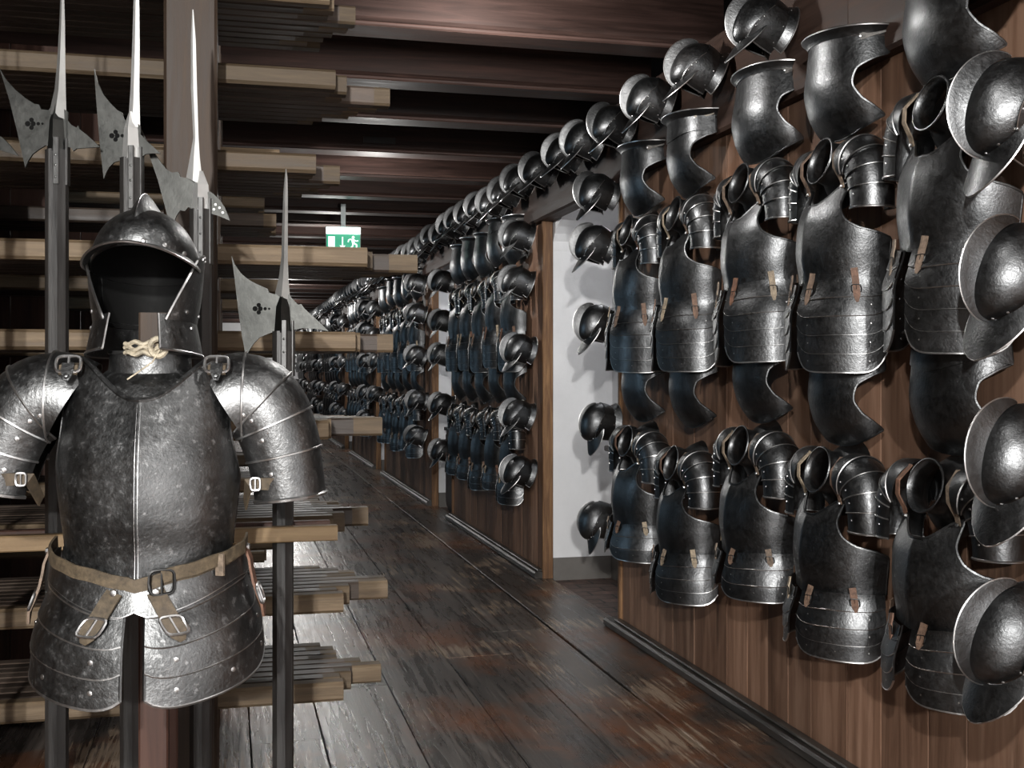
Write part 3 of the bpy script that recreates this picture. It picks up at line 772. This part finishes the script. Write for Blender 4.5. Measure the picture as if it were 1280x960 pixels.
# ------------------------------------------------------------------ foreground half armour on its stand
SX, SY, SROT = -0.158, 2.52, PI - R(5)
suit = thing('suit_of_armour', 'dark steel half-armour with split skirt plates on a wooden stand in front', 'armour', (SX, SY, 0), (0, 0, SROT))
S, E = M['suit'], M['edge']
W = table([(0.66, 0.222), (0.80, 0.213), (0.93, 0.172), (0.985, 0.166), (1.06, 0.174), (1.14, 0.182), (1.25, 0.174), (1.38, 0.164)])
D = table([(0.66, 0.215), (0.80, 0.205), (0.93, 0.165), (0.985, 0.160), (1.06, 0.170), (1.16, 0.165), (1.28, 0.132), (1.38, 0.085)])
P = torso(W, D, 0.020, 0.86, 0.22)
th = table([(0, R(89)), (1.09, R(89)), (1.13, R(86)), (1.16, R(79)), (1.22, R(71)), (1.30, R(69)), (1.38, R(73))])
zb = lambda s: 0.925 + 0.06 * s ** 0.8
zt = lambda s: 1.293 + 0.085 * sstep(0.04, 0.76, s)
link('breastplate', breast(P, th, zb, zt, 64, 44, [S, E], 0.006, 0.004), suit)
# bright worn ridge down the breast
rg = MB(); rg.ribbon([Vector(P(0, z)) + Vector((0, 0.0012, 0)) for z in np.linspace(0.935, 1.285, 30)], (1, 0, 0), 0.007, 0.003)
link('breast_ridge', rg.mesh('breast_ridge', E), suit, label='bright worn ridge down the breast')
P2 = torso(W, D, 0.006, 0.84, 0.3)
def zts(t): return 0.925 + 0.055 * sstep(0.0, 1.3, t)
def zbs(u): return lerp(0.695, 0.755, max(0.0, u) ** 1.4)
for sgn in (1, -1):
    me, base = tasset(P2, sgn, R(5.5), R(97), zts, zbs, 4, [S, E], 0.0065, 0.10, 30, 0.012, 0.0026)
    tt = link('tasset', me, suit)
    for u, tilt, mat in ((0.08, 0.022, 'belt'), (0.86, -0.004, 'leather')):
        st = MB(); q0, q1 = (0.03, 0.46) if u < 0.5 else (0.0, 0.62)
        pts = [base(u + tilt * (k - 1), lerp(q0, q1, k / 6), 0.040 if 0 < k < 6 else 0.033) for k in range(7)]
        sd = Vector(base(u + 0.1, 0.2, 0)) - Vector(base(u - 0.1, 0.2, 0))
        st.ribbon(pts, sd, 0.034, 0.005, True); link('strap', st.mesh('strap', M[mat]), tt)
        rv = MB(); p = Vector(pts[0]); rv.rivet(p + Vector((p.x, p.y, 0)).normalized() * 0.004, (p.x, p.y, 0), 0.008); link('rivet', rv.mesh('rivet', E), tt)
        bk = MB(); p = Vector(pts[4]); bk.buckle(p + Vector((p.x, p.y, 0)).normalized() * 0.004, sd, Vector(pts[4]) - Vector(pts[3]), 0.022, 0.02, 0.0032); link('buckle', bk.mesh('buckle', M['edge']), tt)
# waist lame joining the two skirt plates above their gap
wl = MB()
def wlf(u, v):
    t = lerp(-R(96), R(96), u); a = zts(abs(t)); b = a - 0.052 + 0.012 * math.exp(-(t / 0.07) ** 2)
    return P2(t, lerp(b, a, v), 0.0265)
wl.shell(wlf, 60, 5, 0.0025); wl.cur = 1; wl.tube([wlf(k / 60, 0) for k in range(61)], 0.0028, 5)
link('waist_lame', wl.mesh('waist_lame', [S, E]), suit)
# belt
bl = MB(); bp_ = []
for k in range(41):
    t = lerp(-R(96), R(96), k / 40); zz = 0.932 + 0.058 * (abs(t) / R(96)) ** 0.8 + (0.0012 * math.sin(k * 1.3))
    bp_.append(P2(t, zz, 0.031))
bl.ribbon(bp_, (0, 0, 1), 0.026, 0.005)
bl.ribbon([Vector(p) + Vector((0, 0.004, 0.006)) + Vector((p[0], p[1], 0)).normalized() * 0.006 for p in bp_[4:18]], (0, 0.1, 1), 0.026, 0.005)
bt = link('belt', bl.mesh('belt', M['belt']), suit, label='brown leather waist belt')
bk = MB(); p = Vector(P2(-R(14), 0.940, 0.041)); bk.buckle(p, (1, 0.3, 0), (0, 0, 1), 0.024, 0.024, 0.0035); link('belt_buckle', bk.mesh('belt_buckle', M['iron']), bt)
lp = MB(); q = Vector(P2(-R(48), 0.962, 0.043)); lp.ribbon([q + Vector((0, 0, d)) for d in (-0.022, -0.008, 0.008, 0.022)], (1, -0.5, 0), 0.018, 0.006); link('belt_loop', lp.mesh('belt_loop', M['leather']), bt)
# pauldrons
for sgn in (1, -1):
    me, pt_f = pauldron(sgn, (0.156, 1.280), (0.258, 1.342), (0.312, 1.108) if sgn > 0 else (0.286, 1.082), table([(0, 0.088), (0.5, 0.084), (1, 0.077)]), 5, [S, E], -0.005, 150, 0.006, 32, 0.0028, 1.0)
    pa = link('pauldron', me, suit)
    st = MB(); p = Vector(pt_f(0.92, R(120), 0.004)); q = p + Vector((-sgn * 0.035, -0.004, 0.0)); st.ribbon([p + Vector((sgn*0.02, 0.003, 0)), p, q, q + Vector((-sgn*0.01, -0.05, -0.05))], (0, 0.2, 1), 0.026, 0.004)
    link('arm_strap', st.mesh('arm_strap', M['belt']), pa)
    bk = MB(); bk.buckle(p + Vector((-sgn*0.02, 0.004, 0)), (1, 0, 0), (0, 0, 1), 0.010, 0.013, 0.0026); link('arm_buckle', bk.mesh('arm_buckle', M['edge']), pa)
    # shoulder strap with buckle
    st = MB(); x = sgn * 0.145
    st.ribbon([(x, 0.107, 1.345), (x, 0.097, 1.362), (x*1.01, 0.065, 1.366), (x*1.02, 0.01, 1.367), (x*1.02, -0.05, 1.360)], (1, 0, 0), 0.036, 0.005)
    so = link('shoulder_strap', st.mesh('shoulder_strap', M['belt']), suit)
    bk = MB(); bk.buckle((x, 0.101, 1.366), (1, 0, 0), (0, -0.5, 1), 0.024, 0.018, 0.0034); link('buckle', bk.mesh('buckle', M['edge']), so)
    tb = MB(); tb.ribbon([(x, 0.1, 1.368), (x, 0.113, 1.35), (x, 0.12, 1.333)], (1, 0, 0), 0.024, 0.004, True); tb.rivet((x, 0.122, 1.343), (0, 1, 0.5), 0.006); link('hinge_tab', tb.mesh('hinge_tab', S), so)
# gorget of the suit (vertical neck collar)
gm = MB(); rad = table([(0, 0.135), (0.4, 0.104), (0.6, 0.080), (1.0, 0.081)])
def gp(u, v):
    a = 2*PI*u; rr = rad(v); return (rr * math.sin(a) * (1.12 - 0.1 * v), rr * math.cos(a) * 0.9 + 0.005, 1.305 + 0.085 * v - 0.02 * math.cos(a) * (1 - v))
gm.shell(gp, 40, 12, 0.003, wrap=True, flip=True); gm.cur = 1; gm.tube([gp(k/40, 1) for k in range(40)], 0.004, 6, True)
go = link('gorget', gm.mesh('gorget', [S, E]), suit)
cd = MB()
for zo, am in ((0.0, 0.004), (0.011, -0.003), (-0.010, 0.003)):
    cd.tube([(lerp(-0.040, 0.040, k / 14), 0.078 + 0.02 * math.sin(PI * k / 14), 1.398 + zo + am * math.sin(k * 1.1)) for k in range(15)], 0.0048, 6)
cd.tube([(-0.03 + 0.016 * math.cos(t), 0.105 + 0.004 * math.sin(2*t), 1.40 + 0.018 * math.sin(t)) for t in np.linspace(0, 2*PI, 15)], 0.006, 6)
cd.tube([(-0.032, 0.104, 1.395), (-0.02, 0.115, 1.37), (0.005, 0.13, 1.35), (0.025, 0.138, 1.335)], 0.0018, 5)
link('tie_cord', cd.mesh('tie_cord', M['cord']), go, label='knotted pale cord')
# helmet of the suit
SH = make_helmet(0.112, 0.134, 0.122, 0.185, 0.036, 0.058, 0.05, 74, 38, (S, E, S), 1.15, 0.028, 0.006, (40, 150), peak_az=84, collar_gap=30, rise=0.028, comb_pow=0.95, comb_bead=0.0013, col_f=0.36)
sh = thing('helmet', 'open-faced helmet with pointed comb and cheek plates on the front half-armour', 'helmet', (SX - 0.012, SY - 0.01, 1.384), (R(4), 0, SROT - R(4)))
grow(sh, SH)
# stand
stn = thing('armour_stand', 'wooden post stand carrying the front half-armour', 'stand', (SX + 0.006, SY + 0.006, 0))
m_ = MB(); m_.box(-0.03, 0.03, -0.03, 0.03, 0.04, 1.29, 0.004, 'z'); link('post', m_.mesh('post', M['redpost'], smooth=False), stn)
m_ = MB(); m_.box(-0.03, 0.03, -0.025, 0.025, 1.29, 1.475, 0.004, 'z'); link('head_block', m_.mesh('head_block', M['post'], smooth=False), stn)
m_ = MB(); m_.box(-0.25, 0.25, -0.04, 0.04, 0.0, 0.04, 0.005, 'x'); m_.box(-0.04, 0.04, -0.2, 0.2, 0.0, 0.039, 0.005, 'y'); link('foot', m_.mesh('foot', M['redpost'], smooth=False), stn)

# ------------------------------------------------------------------ halberds in their rail
YAW = R(14.04)
FWD = Vector((math.sin(YAW), math.cos(YAW), 0)); RGT = Vector((math.cos(YAW), -math.sin(YAW), 0))
HY = 2.88
def halberd(xpix, X, label, blade, fluke, spike, sock, cusp, lang_z, top_shaft, hole, lean=0.0, bright=False, dots=None):
    """outlines given in photo pixels, turned into metres about the shaft's axis"""
    d = HY * math.cos(YAW) + X * math.sin(YAW); k = d / 1420.0
    t = thing('halberd', label, 'polearm', (X, HY, 0), (0, lean, -YAW), 'halberds standing in the rail')
    pos = lambda p: ((p[0] - xpix) * k, H + (465 - p[1]) * k)
    def part(name, poly, th, mat, extra=None):
        mb = MB(); pl = [pos(p) for p in poly]
        # outline with thin edges: middle layer outline, faces slightly inset
        n = len(pl); cx = sum(p[0] for p in pl) / n; cz = sum(p[1] for p in pl) / n
        mb.prism(pl, th, lambda a, b, c: (a, c, b))
        if extra: extra(mb)
        me = mb.mesh(name, mat, smooth=False); return me
    o = link('axe_blade', part('axe_blade', blade, 0.006, M['halberd']), t)
    for nm, cc, sz in ([('cut_out', hole, 1.0)] if hole else []):
        mb = MB()
        cx, cz = pos(cc)
        for dx, dz, r in ((-0.011, 0, 0.0065), (-0.002, 0.009, 0.0055), (-0.002, -0.009, 0.0055), (0.002, 0, 0.006), (0.014, 0, 0.0042), (0.024, 0.0, 0.0028)):
            ring = [(cx + dx + r * math.cos(2*PI*q/10), cz + dz + r * math.sin(2*PI*q/10)) for q in range(10)]
            mb.prism(ring, 0.0075, lambda a, b, c: (a, c, b))
        link('cut_out', mb.mesh('cut_out', M['void'], smooth=False), o, label='dark cross-shaped piercing')
    fo = link('fluke', part('fluke', fluke, 0.006, M['halberd']), t)
    if dots:
        mb = MB()
        for p in dots:
            cx, cz = pos(p); mb.rivet((cx, -0.003, cz), (0, -1, 0), 0.004)
        link('stud', mb.mesh('stud', M['bright']), fo)
    # spike: diamond section
    mb = MB(); pts = [(pos(a), pos(b)) for a, b in spike]
    vs = []
    for (a, b) in pts:
        cx = (a[0] + b[0]) / 2; cz = (a[1] + b[1]) / 2; hw = max(0.0008, abs(b[0] - a[0]) / 2); dp = hw * 0.75
        vs += [(cx - hw, 0, a[1]), (cx, -dp, cz), (cx + hw, 0, b[1]), (cx, dp, cz)]
    fs = []
    for i in range(len(pts) - 1):
        for q in range(4): fs.append((i*4 + q, i*4 + (q+1) % 4, i*4 + 4 + (q+1) % 4, i*4 + 4 + q))
    fs.append((0, 1, 2, 3)); fs.append(tuple((len(pts)-1)*4 + q for q in (3, 2, 1, 0))); mb.add(vs, fs)
    link('spike', mb.mesh('spike', M['bright' if bright else 'lit'], smooth=False), t)
    # socket with ridge, langets
    (sx0, sz0), (sx1, sz1) = pos(sock[0]), pos(sock[1])
    mb = MB(); hw = 0.024
    vs = []
    for q, z in ((0.25, sz0), (0.8, lerp(sz0, sz1, 0.35)), (1.0, sz1)):
        vs += [(-hw * q, 0, z), (0, -hw * 1.0 * q - 0.004, z), (hw * q, 0, z), (0, hw * q + 0.004, z)]
    fs = []
    for i in range(2):
        for q in range(4): fs.append((i*4 + q, i*4 + (q+1) % 4, i*4 + 4 + (q+1) % 4, i*4 + 4 + q))
    fs += [(0, 1, 2, 3), (11, 10, 9, 8)]; mb.add(vs, fs)
    link('socket', mb.mesh('socket', M['bright' if bright else 'halberd'], smooth=False), t)
    sh_ = MB(); r = 0.0265
    oct_ = lambda z, r: [(r * math.cos(PI/8 + q * PI/4), r * math.sin(PI/8 + q * PI/4), z) for q in range(8)]
    vs = oct_(0.0, r) + oct_(sz1 + 0.004, r); fs = [(q, (q+1) % 8, 8 + (q+1) % 8, 8 + q) for q in range(8)] + [tuple(range(8))[::-1], tuple(range(8, 16))]
    sh_.add(vs, fs); so = link('shaft', sh_.mesh('shaft', M['shaft'], smooth=False), t)
    lz = pos((0, lang_z))[1]
    for sgn in (1, -1):
        lg = MB(); lg.box(0.001, 0.015, -0.0295, -0.0225, lz, sz1 + 0.03, 0.002, 'z') if sgn > 0 else lg.box(0.0225, 0.0285, -0.011, 0.011, lz, sz1 + 0.03, 0.002, 'z')
        if sgn > 0:
            for q in (0.2, 0.55, 0.85): lg.rivet((0.008, -0.0296, lerp(lz, sz1, q)), (0, -1, 0), 0.0035)
        link('langet', lg.mesh('langet', M['lang'], smooth=False), t)
    return t
halberd(72, -0.394, 'halberd with trefoil-pierced concave blade, leftmost of the four whole ones',
        [(1,86),(9,100),(20,112),(33,123),(44,130),(50,131),(53,137),(62,138),(70,128),(86,140),(86,182),(70,184),(58,182),(50,187),(42,193),(36,202),(33,210),(28,188),(23,165),(13,125)],
        [(84,148),(90,156),(97,160),(99,157),(101,162),(110,169),(119,177),(126,184),(110,185),(97,186),(93,189),(90,185),(84,183)],
        [((62,142),(84,150)),((69,112),(83,114)),((72,80),(82.5,80)),((75,30),(82,30)),((77.5,-40),(80,-40))],
        ((74,130),(74,190)), None, 232, 190, (42,155))
halberd(166, -0.226, 'halberd with crescent-edged blade and glint-coloured spike rising behind the front helmet',
        [(120,86),(124,103),(131,118),(140,129),(149,138),(155,141),(157,148),(161,153),(170,150),(178,158),(178,200),(164,202),(152,201),(145,203),(139,209),(135,216),(132,224),(127,180),(123,130)],
        [(174,165),(180,170),(185,176),(193,183),(203,192),(192,192),(184,193),(180,196),(174,196)],
        [((162,156),(177,160)),((165,110),(176,112)),((167,60),(176.5,60)),((168.5,10),(176,10)),((171,-60),(174,-60))],
        ((170,140),(167,200)), None, 262, 200, (148,170), 0, True)
halberd(249, -0.065, 'halberd with five studs on its fluke in front of the wooden rack post',
        [(173,158),(181,174),(190,189),(199,202),(207,212),(214,216),(221,215),(224,221),(232,223),(241,216),(252,228),(252,256),(243,262),(234,259),(230,264),(224,263),(219,270),(216,279),(213,290),(206,262),(196,225),(184,190)],
        [(250,238),(257,242),(260,239),(265,242),(273,250),(279,259),(286,276),(272,270),(258,266),(250,266)],
        [((231,222),(252,232)),((236,195),(248,196)),((240,172),(246.5,172)),((237,110),(244.5,110)),((237,50),(243,50)),((238.5,12),(240,12))],
        ((243,214),(248,264)), None, 330, 262, None, R(0.0), True, [(262,250),(268,256),(273,260),(277,266),(266,262)])
halberd(354, 0.133, 'halberd standing alone to the right of the front half-armour',
        [(290,320),(294,331),(301,341),(310,349),(319,354),(328,358),(335,361),(337,366),(344,368),(352,362),(364,374),(364,412),(352,416),(342,415),(334,418),(325,422),(318,429),(312,438),(308,447),(303,420),(298,385),(294,350)],
        [(361,368),(366,374),(373,381),(377,380),(381,386),(390,394),(401,404),(411,414),(395,411),(380,410),(370,412),(361,413)],
        [((344,367),(363,376)),((349,345),(361,350)),((352,320),(360,324)),((353,280),(360,280)),((354.5,240),(360,240)),((356,222),(359.5,222)),((357.4,211),(358,211))],
        ((352,366),(350,416)), None, 470, 416, (325,386))
# one more halberd at the left, only its fluke reaches into the frame
halberd(-40, -0.60, 'halberd at the left border, only its dark fluke seen',
        [(-130,70),(-118,100),(-100,120),(-80,130),(-60,135),(-45,135),(-28,140),(-28,184),(-55,186),(-75,195),(-85,215),(-110,140)],
        [(-30,148),(-18,158),(0,166),(10,172),(20,182),(30,195),(14,190),(0,186),(-18,184),(-30,184)],
        [((-50,142),(-30,150)),((-42,80),(-32,80)),((-38,-40),(-36,-40))],
        ((-40,130),(-40,190)), None, 235, 190, None)
# rail that holds the shafts
rail = thing('halberd_rail', 'pale wooden rail with uprights holding the standing halberds', 'rack', (0, 2.835, 0))
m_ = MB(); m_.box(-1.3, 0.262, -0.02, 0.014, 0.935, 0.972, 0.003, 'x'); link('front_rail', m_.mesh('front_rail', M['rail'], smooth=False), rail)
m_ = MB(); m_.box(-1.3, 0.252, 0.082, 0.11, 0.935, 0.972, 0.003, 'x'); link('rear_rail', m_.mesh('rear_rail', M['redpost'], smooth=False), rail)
for x in (-1.2, -0.168):
    m_ = MB(); m_.box(x, x + 0.05, 0.032, 0.08, 0.0, 1.0, 0.004, 'z'); link('upright', m_.mesh('upright', M['redpost'], smooth=False), rail)

# ------------------------------------------------------------------ racks of poles on the left
TZ = [2.457, 2.21, 1.96, 1.69, 1.44, 1.18, 0.90, 0.67, 0.41]
TN = ['topmost', 'second', 'third', 'fourth', 'fifth', 'sixth', 'seventh', 'eighth', 'lowest']
PS = 0.058
RK = [(3.36, 9, 'nearest', [0.29, 0.307, 0.25, 0.40, 0.365, 0.286, 0.30, 0.33, 0.33]), (4.62, 7, 'second', [0.2] * 9), (5.9, 5, 'third', [0.18] * 9)]
PROF = [(0.0, 0.02, 0.02, 0.12, 0.06, 0.03, 0.04, -0.01, 0.0), (0.0, 0.02, 0.03, 0.17, 0.15, 0.10, 0.07, 0.02, 0.0)]
pole_meshes = []
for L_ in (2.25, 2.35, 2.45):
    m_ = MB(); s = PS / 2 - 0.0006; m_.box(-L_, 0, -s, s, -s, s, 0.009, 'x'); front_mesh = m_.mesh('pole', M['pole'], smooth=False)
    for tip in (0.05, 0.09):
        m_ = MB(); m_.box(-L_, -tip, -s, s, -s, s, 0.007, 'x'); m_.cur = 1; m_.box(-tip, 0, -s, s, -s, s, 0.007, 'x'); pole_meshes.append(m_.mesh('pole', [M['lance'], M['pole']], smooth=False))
for ri, (y0, n, rn, ends) in enumerate(RK):
    rk = thing('pole_rack', f'wooden rack of tall posts carrying tiers of poles, the {rn} one', 'rack', (0, y0, 0))
    for x in (-0.168, -1.75):
        m_ = MB(); m_.box(x, x + 0.14, -0.17, -0.035, 0, 2.715, 0.008, 'z'); link('post', m_.mesh('post', M['post'], smooth=False), rk)
        m_ = MB(); m_.box(x + 0.09, x + 0.14, n * PS, n * PS + 0.06, 0, 2.715, 0.006, 'z'); link('rear_post', m_.mesh('rear_post', M['post'], smooth=False), rk)
        for z in TZ:
            m_ = MB(); m_.box(x + 0.092, x + 0.138, -0.034, n * PS - 0.001, z - PS/2 - 0.052, z - PS/2 - 0.001, 0.004, 'y'); link('arm', m_.mesh('arm', M['post'], smooth=False), rk)
    bb = MB(); xx = -2.6; r5 = random.Random(5 + ri)
    while xx < -0.72:
        w = r5.uniform(0.14, 0.24); bb.box(xx, xx + w - 0.003, n * PS + 0.062, n * PS + 0.085, 0, 2.715, 0.002, 'z'); xx += w
    link('back_board', bb.mesh('back_board', M['redpost'], smooth=False), rk)
    for ti, z in enumerate(TZ):
        for j in range(n):
            if ri > 0 and (ti * 3 + j * 5 + ri) % 7 == 0: continue
            xe = ends[ti] + (PROF[ti % 2][j] if ri == 0 else 0) + rng.uniform(-0.035, 0.02) * (1 if j else 0)
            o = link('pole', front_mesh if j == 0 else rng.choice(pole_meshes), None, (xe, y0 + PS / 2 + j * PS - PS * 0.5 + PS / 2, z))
            tag(o, f'long wooden pole, {ordn(j)} from the front on the {TN[ti]} tier of the {rn} rack', 'pole', f'poles on the {rn} rack')

# ------------------------------------------------------------------ emergency exit sign
sg = thing('exit_sign', 'lit green emergency exit sign with running figure hanging from a joist', 'sign', (0.94, 9.60, 2.43), (0, 0, -YAW * 0.35))
w, h = 0.145, 0.075
m_ = MB(); m_.box(-w, w, -0.018, 0.018, -h, h + 0.062, 0.004, 'y'); m_.box(-0.02, 0.02, -0.01, 0.01, h + 0.06, 0.33, 0.002, 'z'); link('housing', m_.mesh('housing', M['housing'], smooth=False), sg)
m_ = MB(); m_.box(-w + 0.006, w - 0.006, -0.0215, -0.0185, -h + 0.006, h - 0.002, 0.0); fc = link('sign_face', m_.mesh('sign_face', M['sign_green'], smooth=False), sg)
m_ = MB(); m_.box(-w + 0.006, w - 0.006, -0.026, -0.0185, h + 0.004, h + 0.056, 0.002, 'x'); link('lamp', m_.mesh('lamp', M['lamp_white'], smooth=False), sg, label='glowing white lamp strip')
m_ = MB(); xf = lambda a, b, c: (a, -0.023 + c, b)
m_.prism([(-0.125, -0.056), (-0.07, -0.056), (-0.07, 0.056), (-0.125, 0.056)], 0.002, xf)      # door
m_.prism([(-0.012, 0.052), (-0.001, 0.052), (-0.001, -0.02), (0.018, -0.02), (-0.0065, -0.052), (-0.031, -0.02), (-0.012, -0.02)], 0.002, xf)   # arrow
head = [(0.082 + 0.012 * math.cos(2*PI*k/14), 0.05 + 0.012 * math.sin(2*PI*k/14)) for k in range(14)]; m_.prism(head, 0.002, xf)
def limb(pts, w):
    for (a, b) in zip(pts[:-1], pts[1:]):
        dx, dz = b[0]-a[0], b[1]-a[1]; l = math.hypot(dx, dz); nx, nz = -dz/l*w/2, dx/l*w/2
        m_.prism([(a[0]+nx, a[1]+nz), (b[0]+nx, b[1]+nz), (b[0]-nx, b[1]-nz), (a[0]-nx, a[1]-nz)], 0.002, xf)
limb([(0.075, 0.036), (0.085, 0.0)], 0.024); limb([(0.083, 0.002), (0.112, -0.012), (0.108, -0.045), (0.13, -0.045)], 0.012)
limb([(0.083, 0.002), (0.075, -0.03), (0.045, -0.048)], 0.012); limb([(0.068, 0.034), (0.045, 0.03), (0.04, 0.008)], 0.010); limb([(0.08, 0.034), (0.105, 0.018), (0.125, 0.022)], 0.010)
link('pictogram', m_.mesh('pictogram', M['sign_white'], smooth=False), fc, label='white doorway, down arrow and running figure')
# small dark plate on a joist
m_ = MB(); m_.box(-0.1, 0.1, -0.006, 0.0, -0.02, 0.02, 0.002, 'x')
tag(link('small_sign', m_.mesh('small_sign', M['black_paint'], smooth=False), None, (0.92, 7.098, 2.80)), 'small dark plate fixed to a ceiling joist above the exit sign', 'sign')

# ------------------------------------------------------------------ lights
def area(name, loc, target, size, power, col=(1, 0.97, 0.93), sy=None, spread=180):
    l = bpy.data.lights.new(name, 'AREA'); l.energy = power; l.color = col; l.size = size
    if sy: l.shape = 'RECTANGLE'; l.size_y = sy
    else: l.shape = 'DISK'
    l.spread = R(spread)
    o = bpy.data.objects.new(name, l); COL.objects.link(o); o.location = loc
    d = Vector(target) - Vector(loc); o.rotation_euler = d.to_track_quat('-Z', 'Y').to_euler(); o['kind'] = 'structure'
    return o
def spot(name, loc, power, col=(1, 0.97, 0.93), r=0.05):
    l = bpy.data.lights.new(name, 'POINT'); l.energy = power; l.color = col; l.shadow_soft_size = r
    o = bpy.data.objects.new(name, l); COL.objects.link(o); o.location = loc; return o
spot('key_lamp', (-0.6, -0.9, 2.45), 370, (1.0, 0.985, 0.955), 0.05)
spot('hall_lamp', (-1.1, -4.4, 2.5), 1250, (1.0, 0.985, 0.955), 0.08)
for y, p in ((1.7, 14), (4.12, 28), (7.58, 20), (10.9, 20), (14.6, 26), (18.4, 30), (22.5, 34), (27, 38), (31, 60)):
    spot('lamp', (0.95, y, 2.64 if y < 5 else 2.42), p, (1.0, 0.975, 0.94))
for i, y in enumerate((6.35, 10.75, 15.25, 19.4)):
    area('niche_fill', (2.2, y - 0.3, 2.3), (2.3, y + 0.3, 0.5), 0.12, 2.5, (0.97, 0.98, 1.0))  # added fill light to brighten each niche; no lamp hangs there
for y, p in ((5.4, 15), (9.5, 5), (14, 8), (20, 8)):
    area('window_light', (-2.9, y, 1.5), (1.5, y - 0.4, 1.0), 1.1, p, (0.5, 0.77, 1.0), 1.5)
wd = bpy.data.worlds.new('World'); scene.world = wd; wd.use_nodes = True
wd.node_tree.nodes['Background'].inputs[0].default_value = (0.5, 0.55, 0.6, 1); wd.node_tree.nodes['Background'].inputs[1].default_value = 0.05

# ------------------------------------------------------------------ camera
cam = bpy.data.cameras.new('Camera'); cam.sensor_width = 36; cam.lens = 1420 / 1280 * 36; cam.shift_y = -15 / 1280; cam.clip_start = 0.05; cam.clip_end = 100
co = bpy.data.objects.new('Camera', cam); COL.objects.link(co); co.location = (0, 0, H); co.rotation_euler = (PI / 2, 0, -YAW); scene.camera = co
vs = scene.view_settings; vs.view_transform = 'Standard'; vs.look = 'None'; vs.exposure = 0.46; vs.gamma = 1.0; vs.use_curve_mapping = False
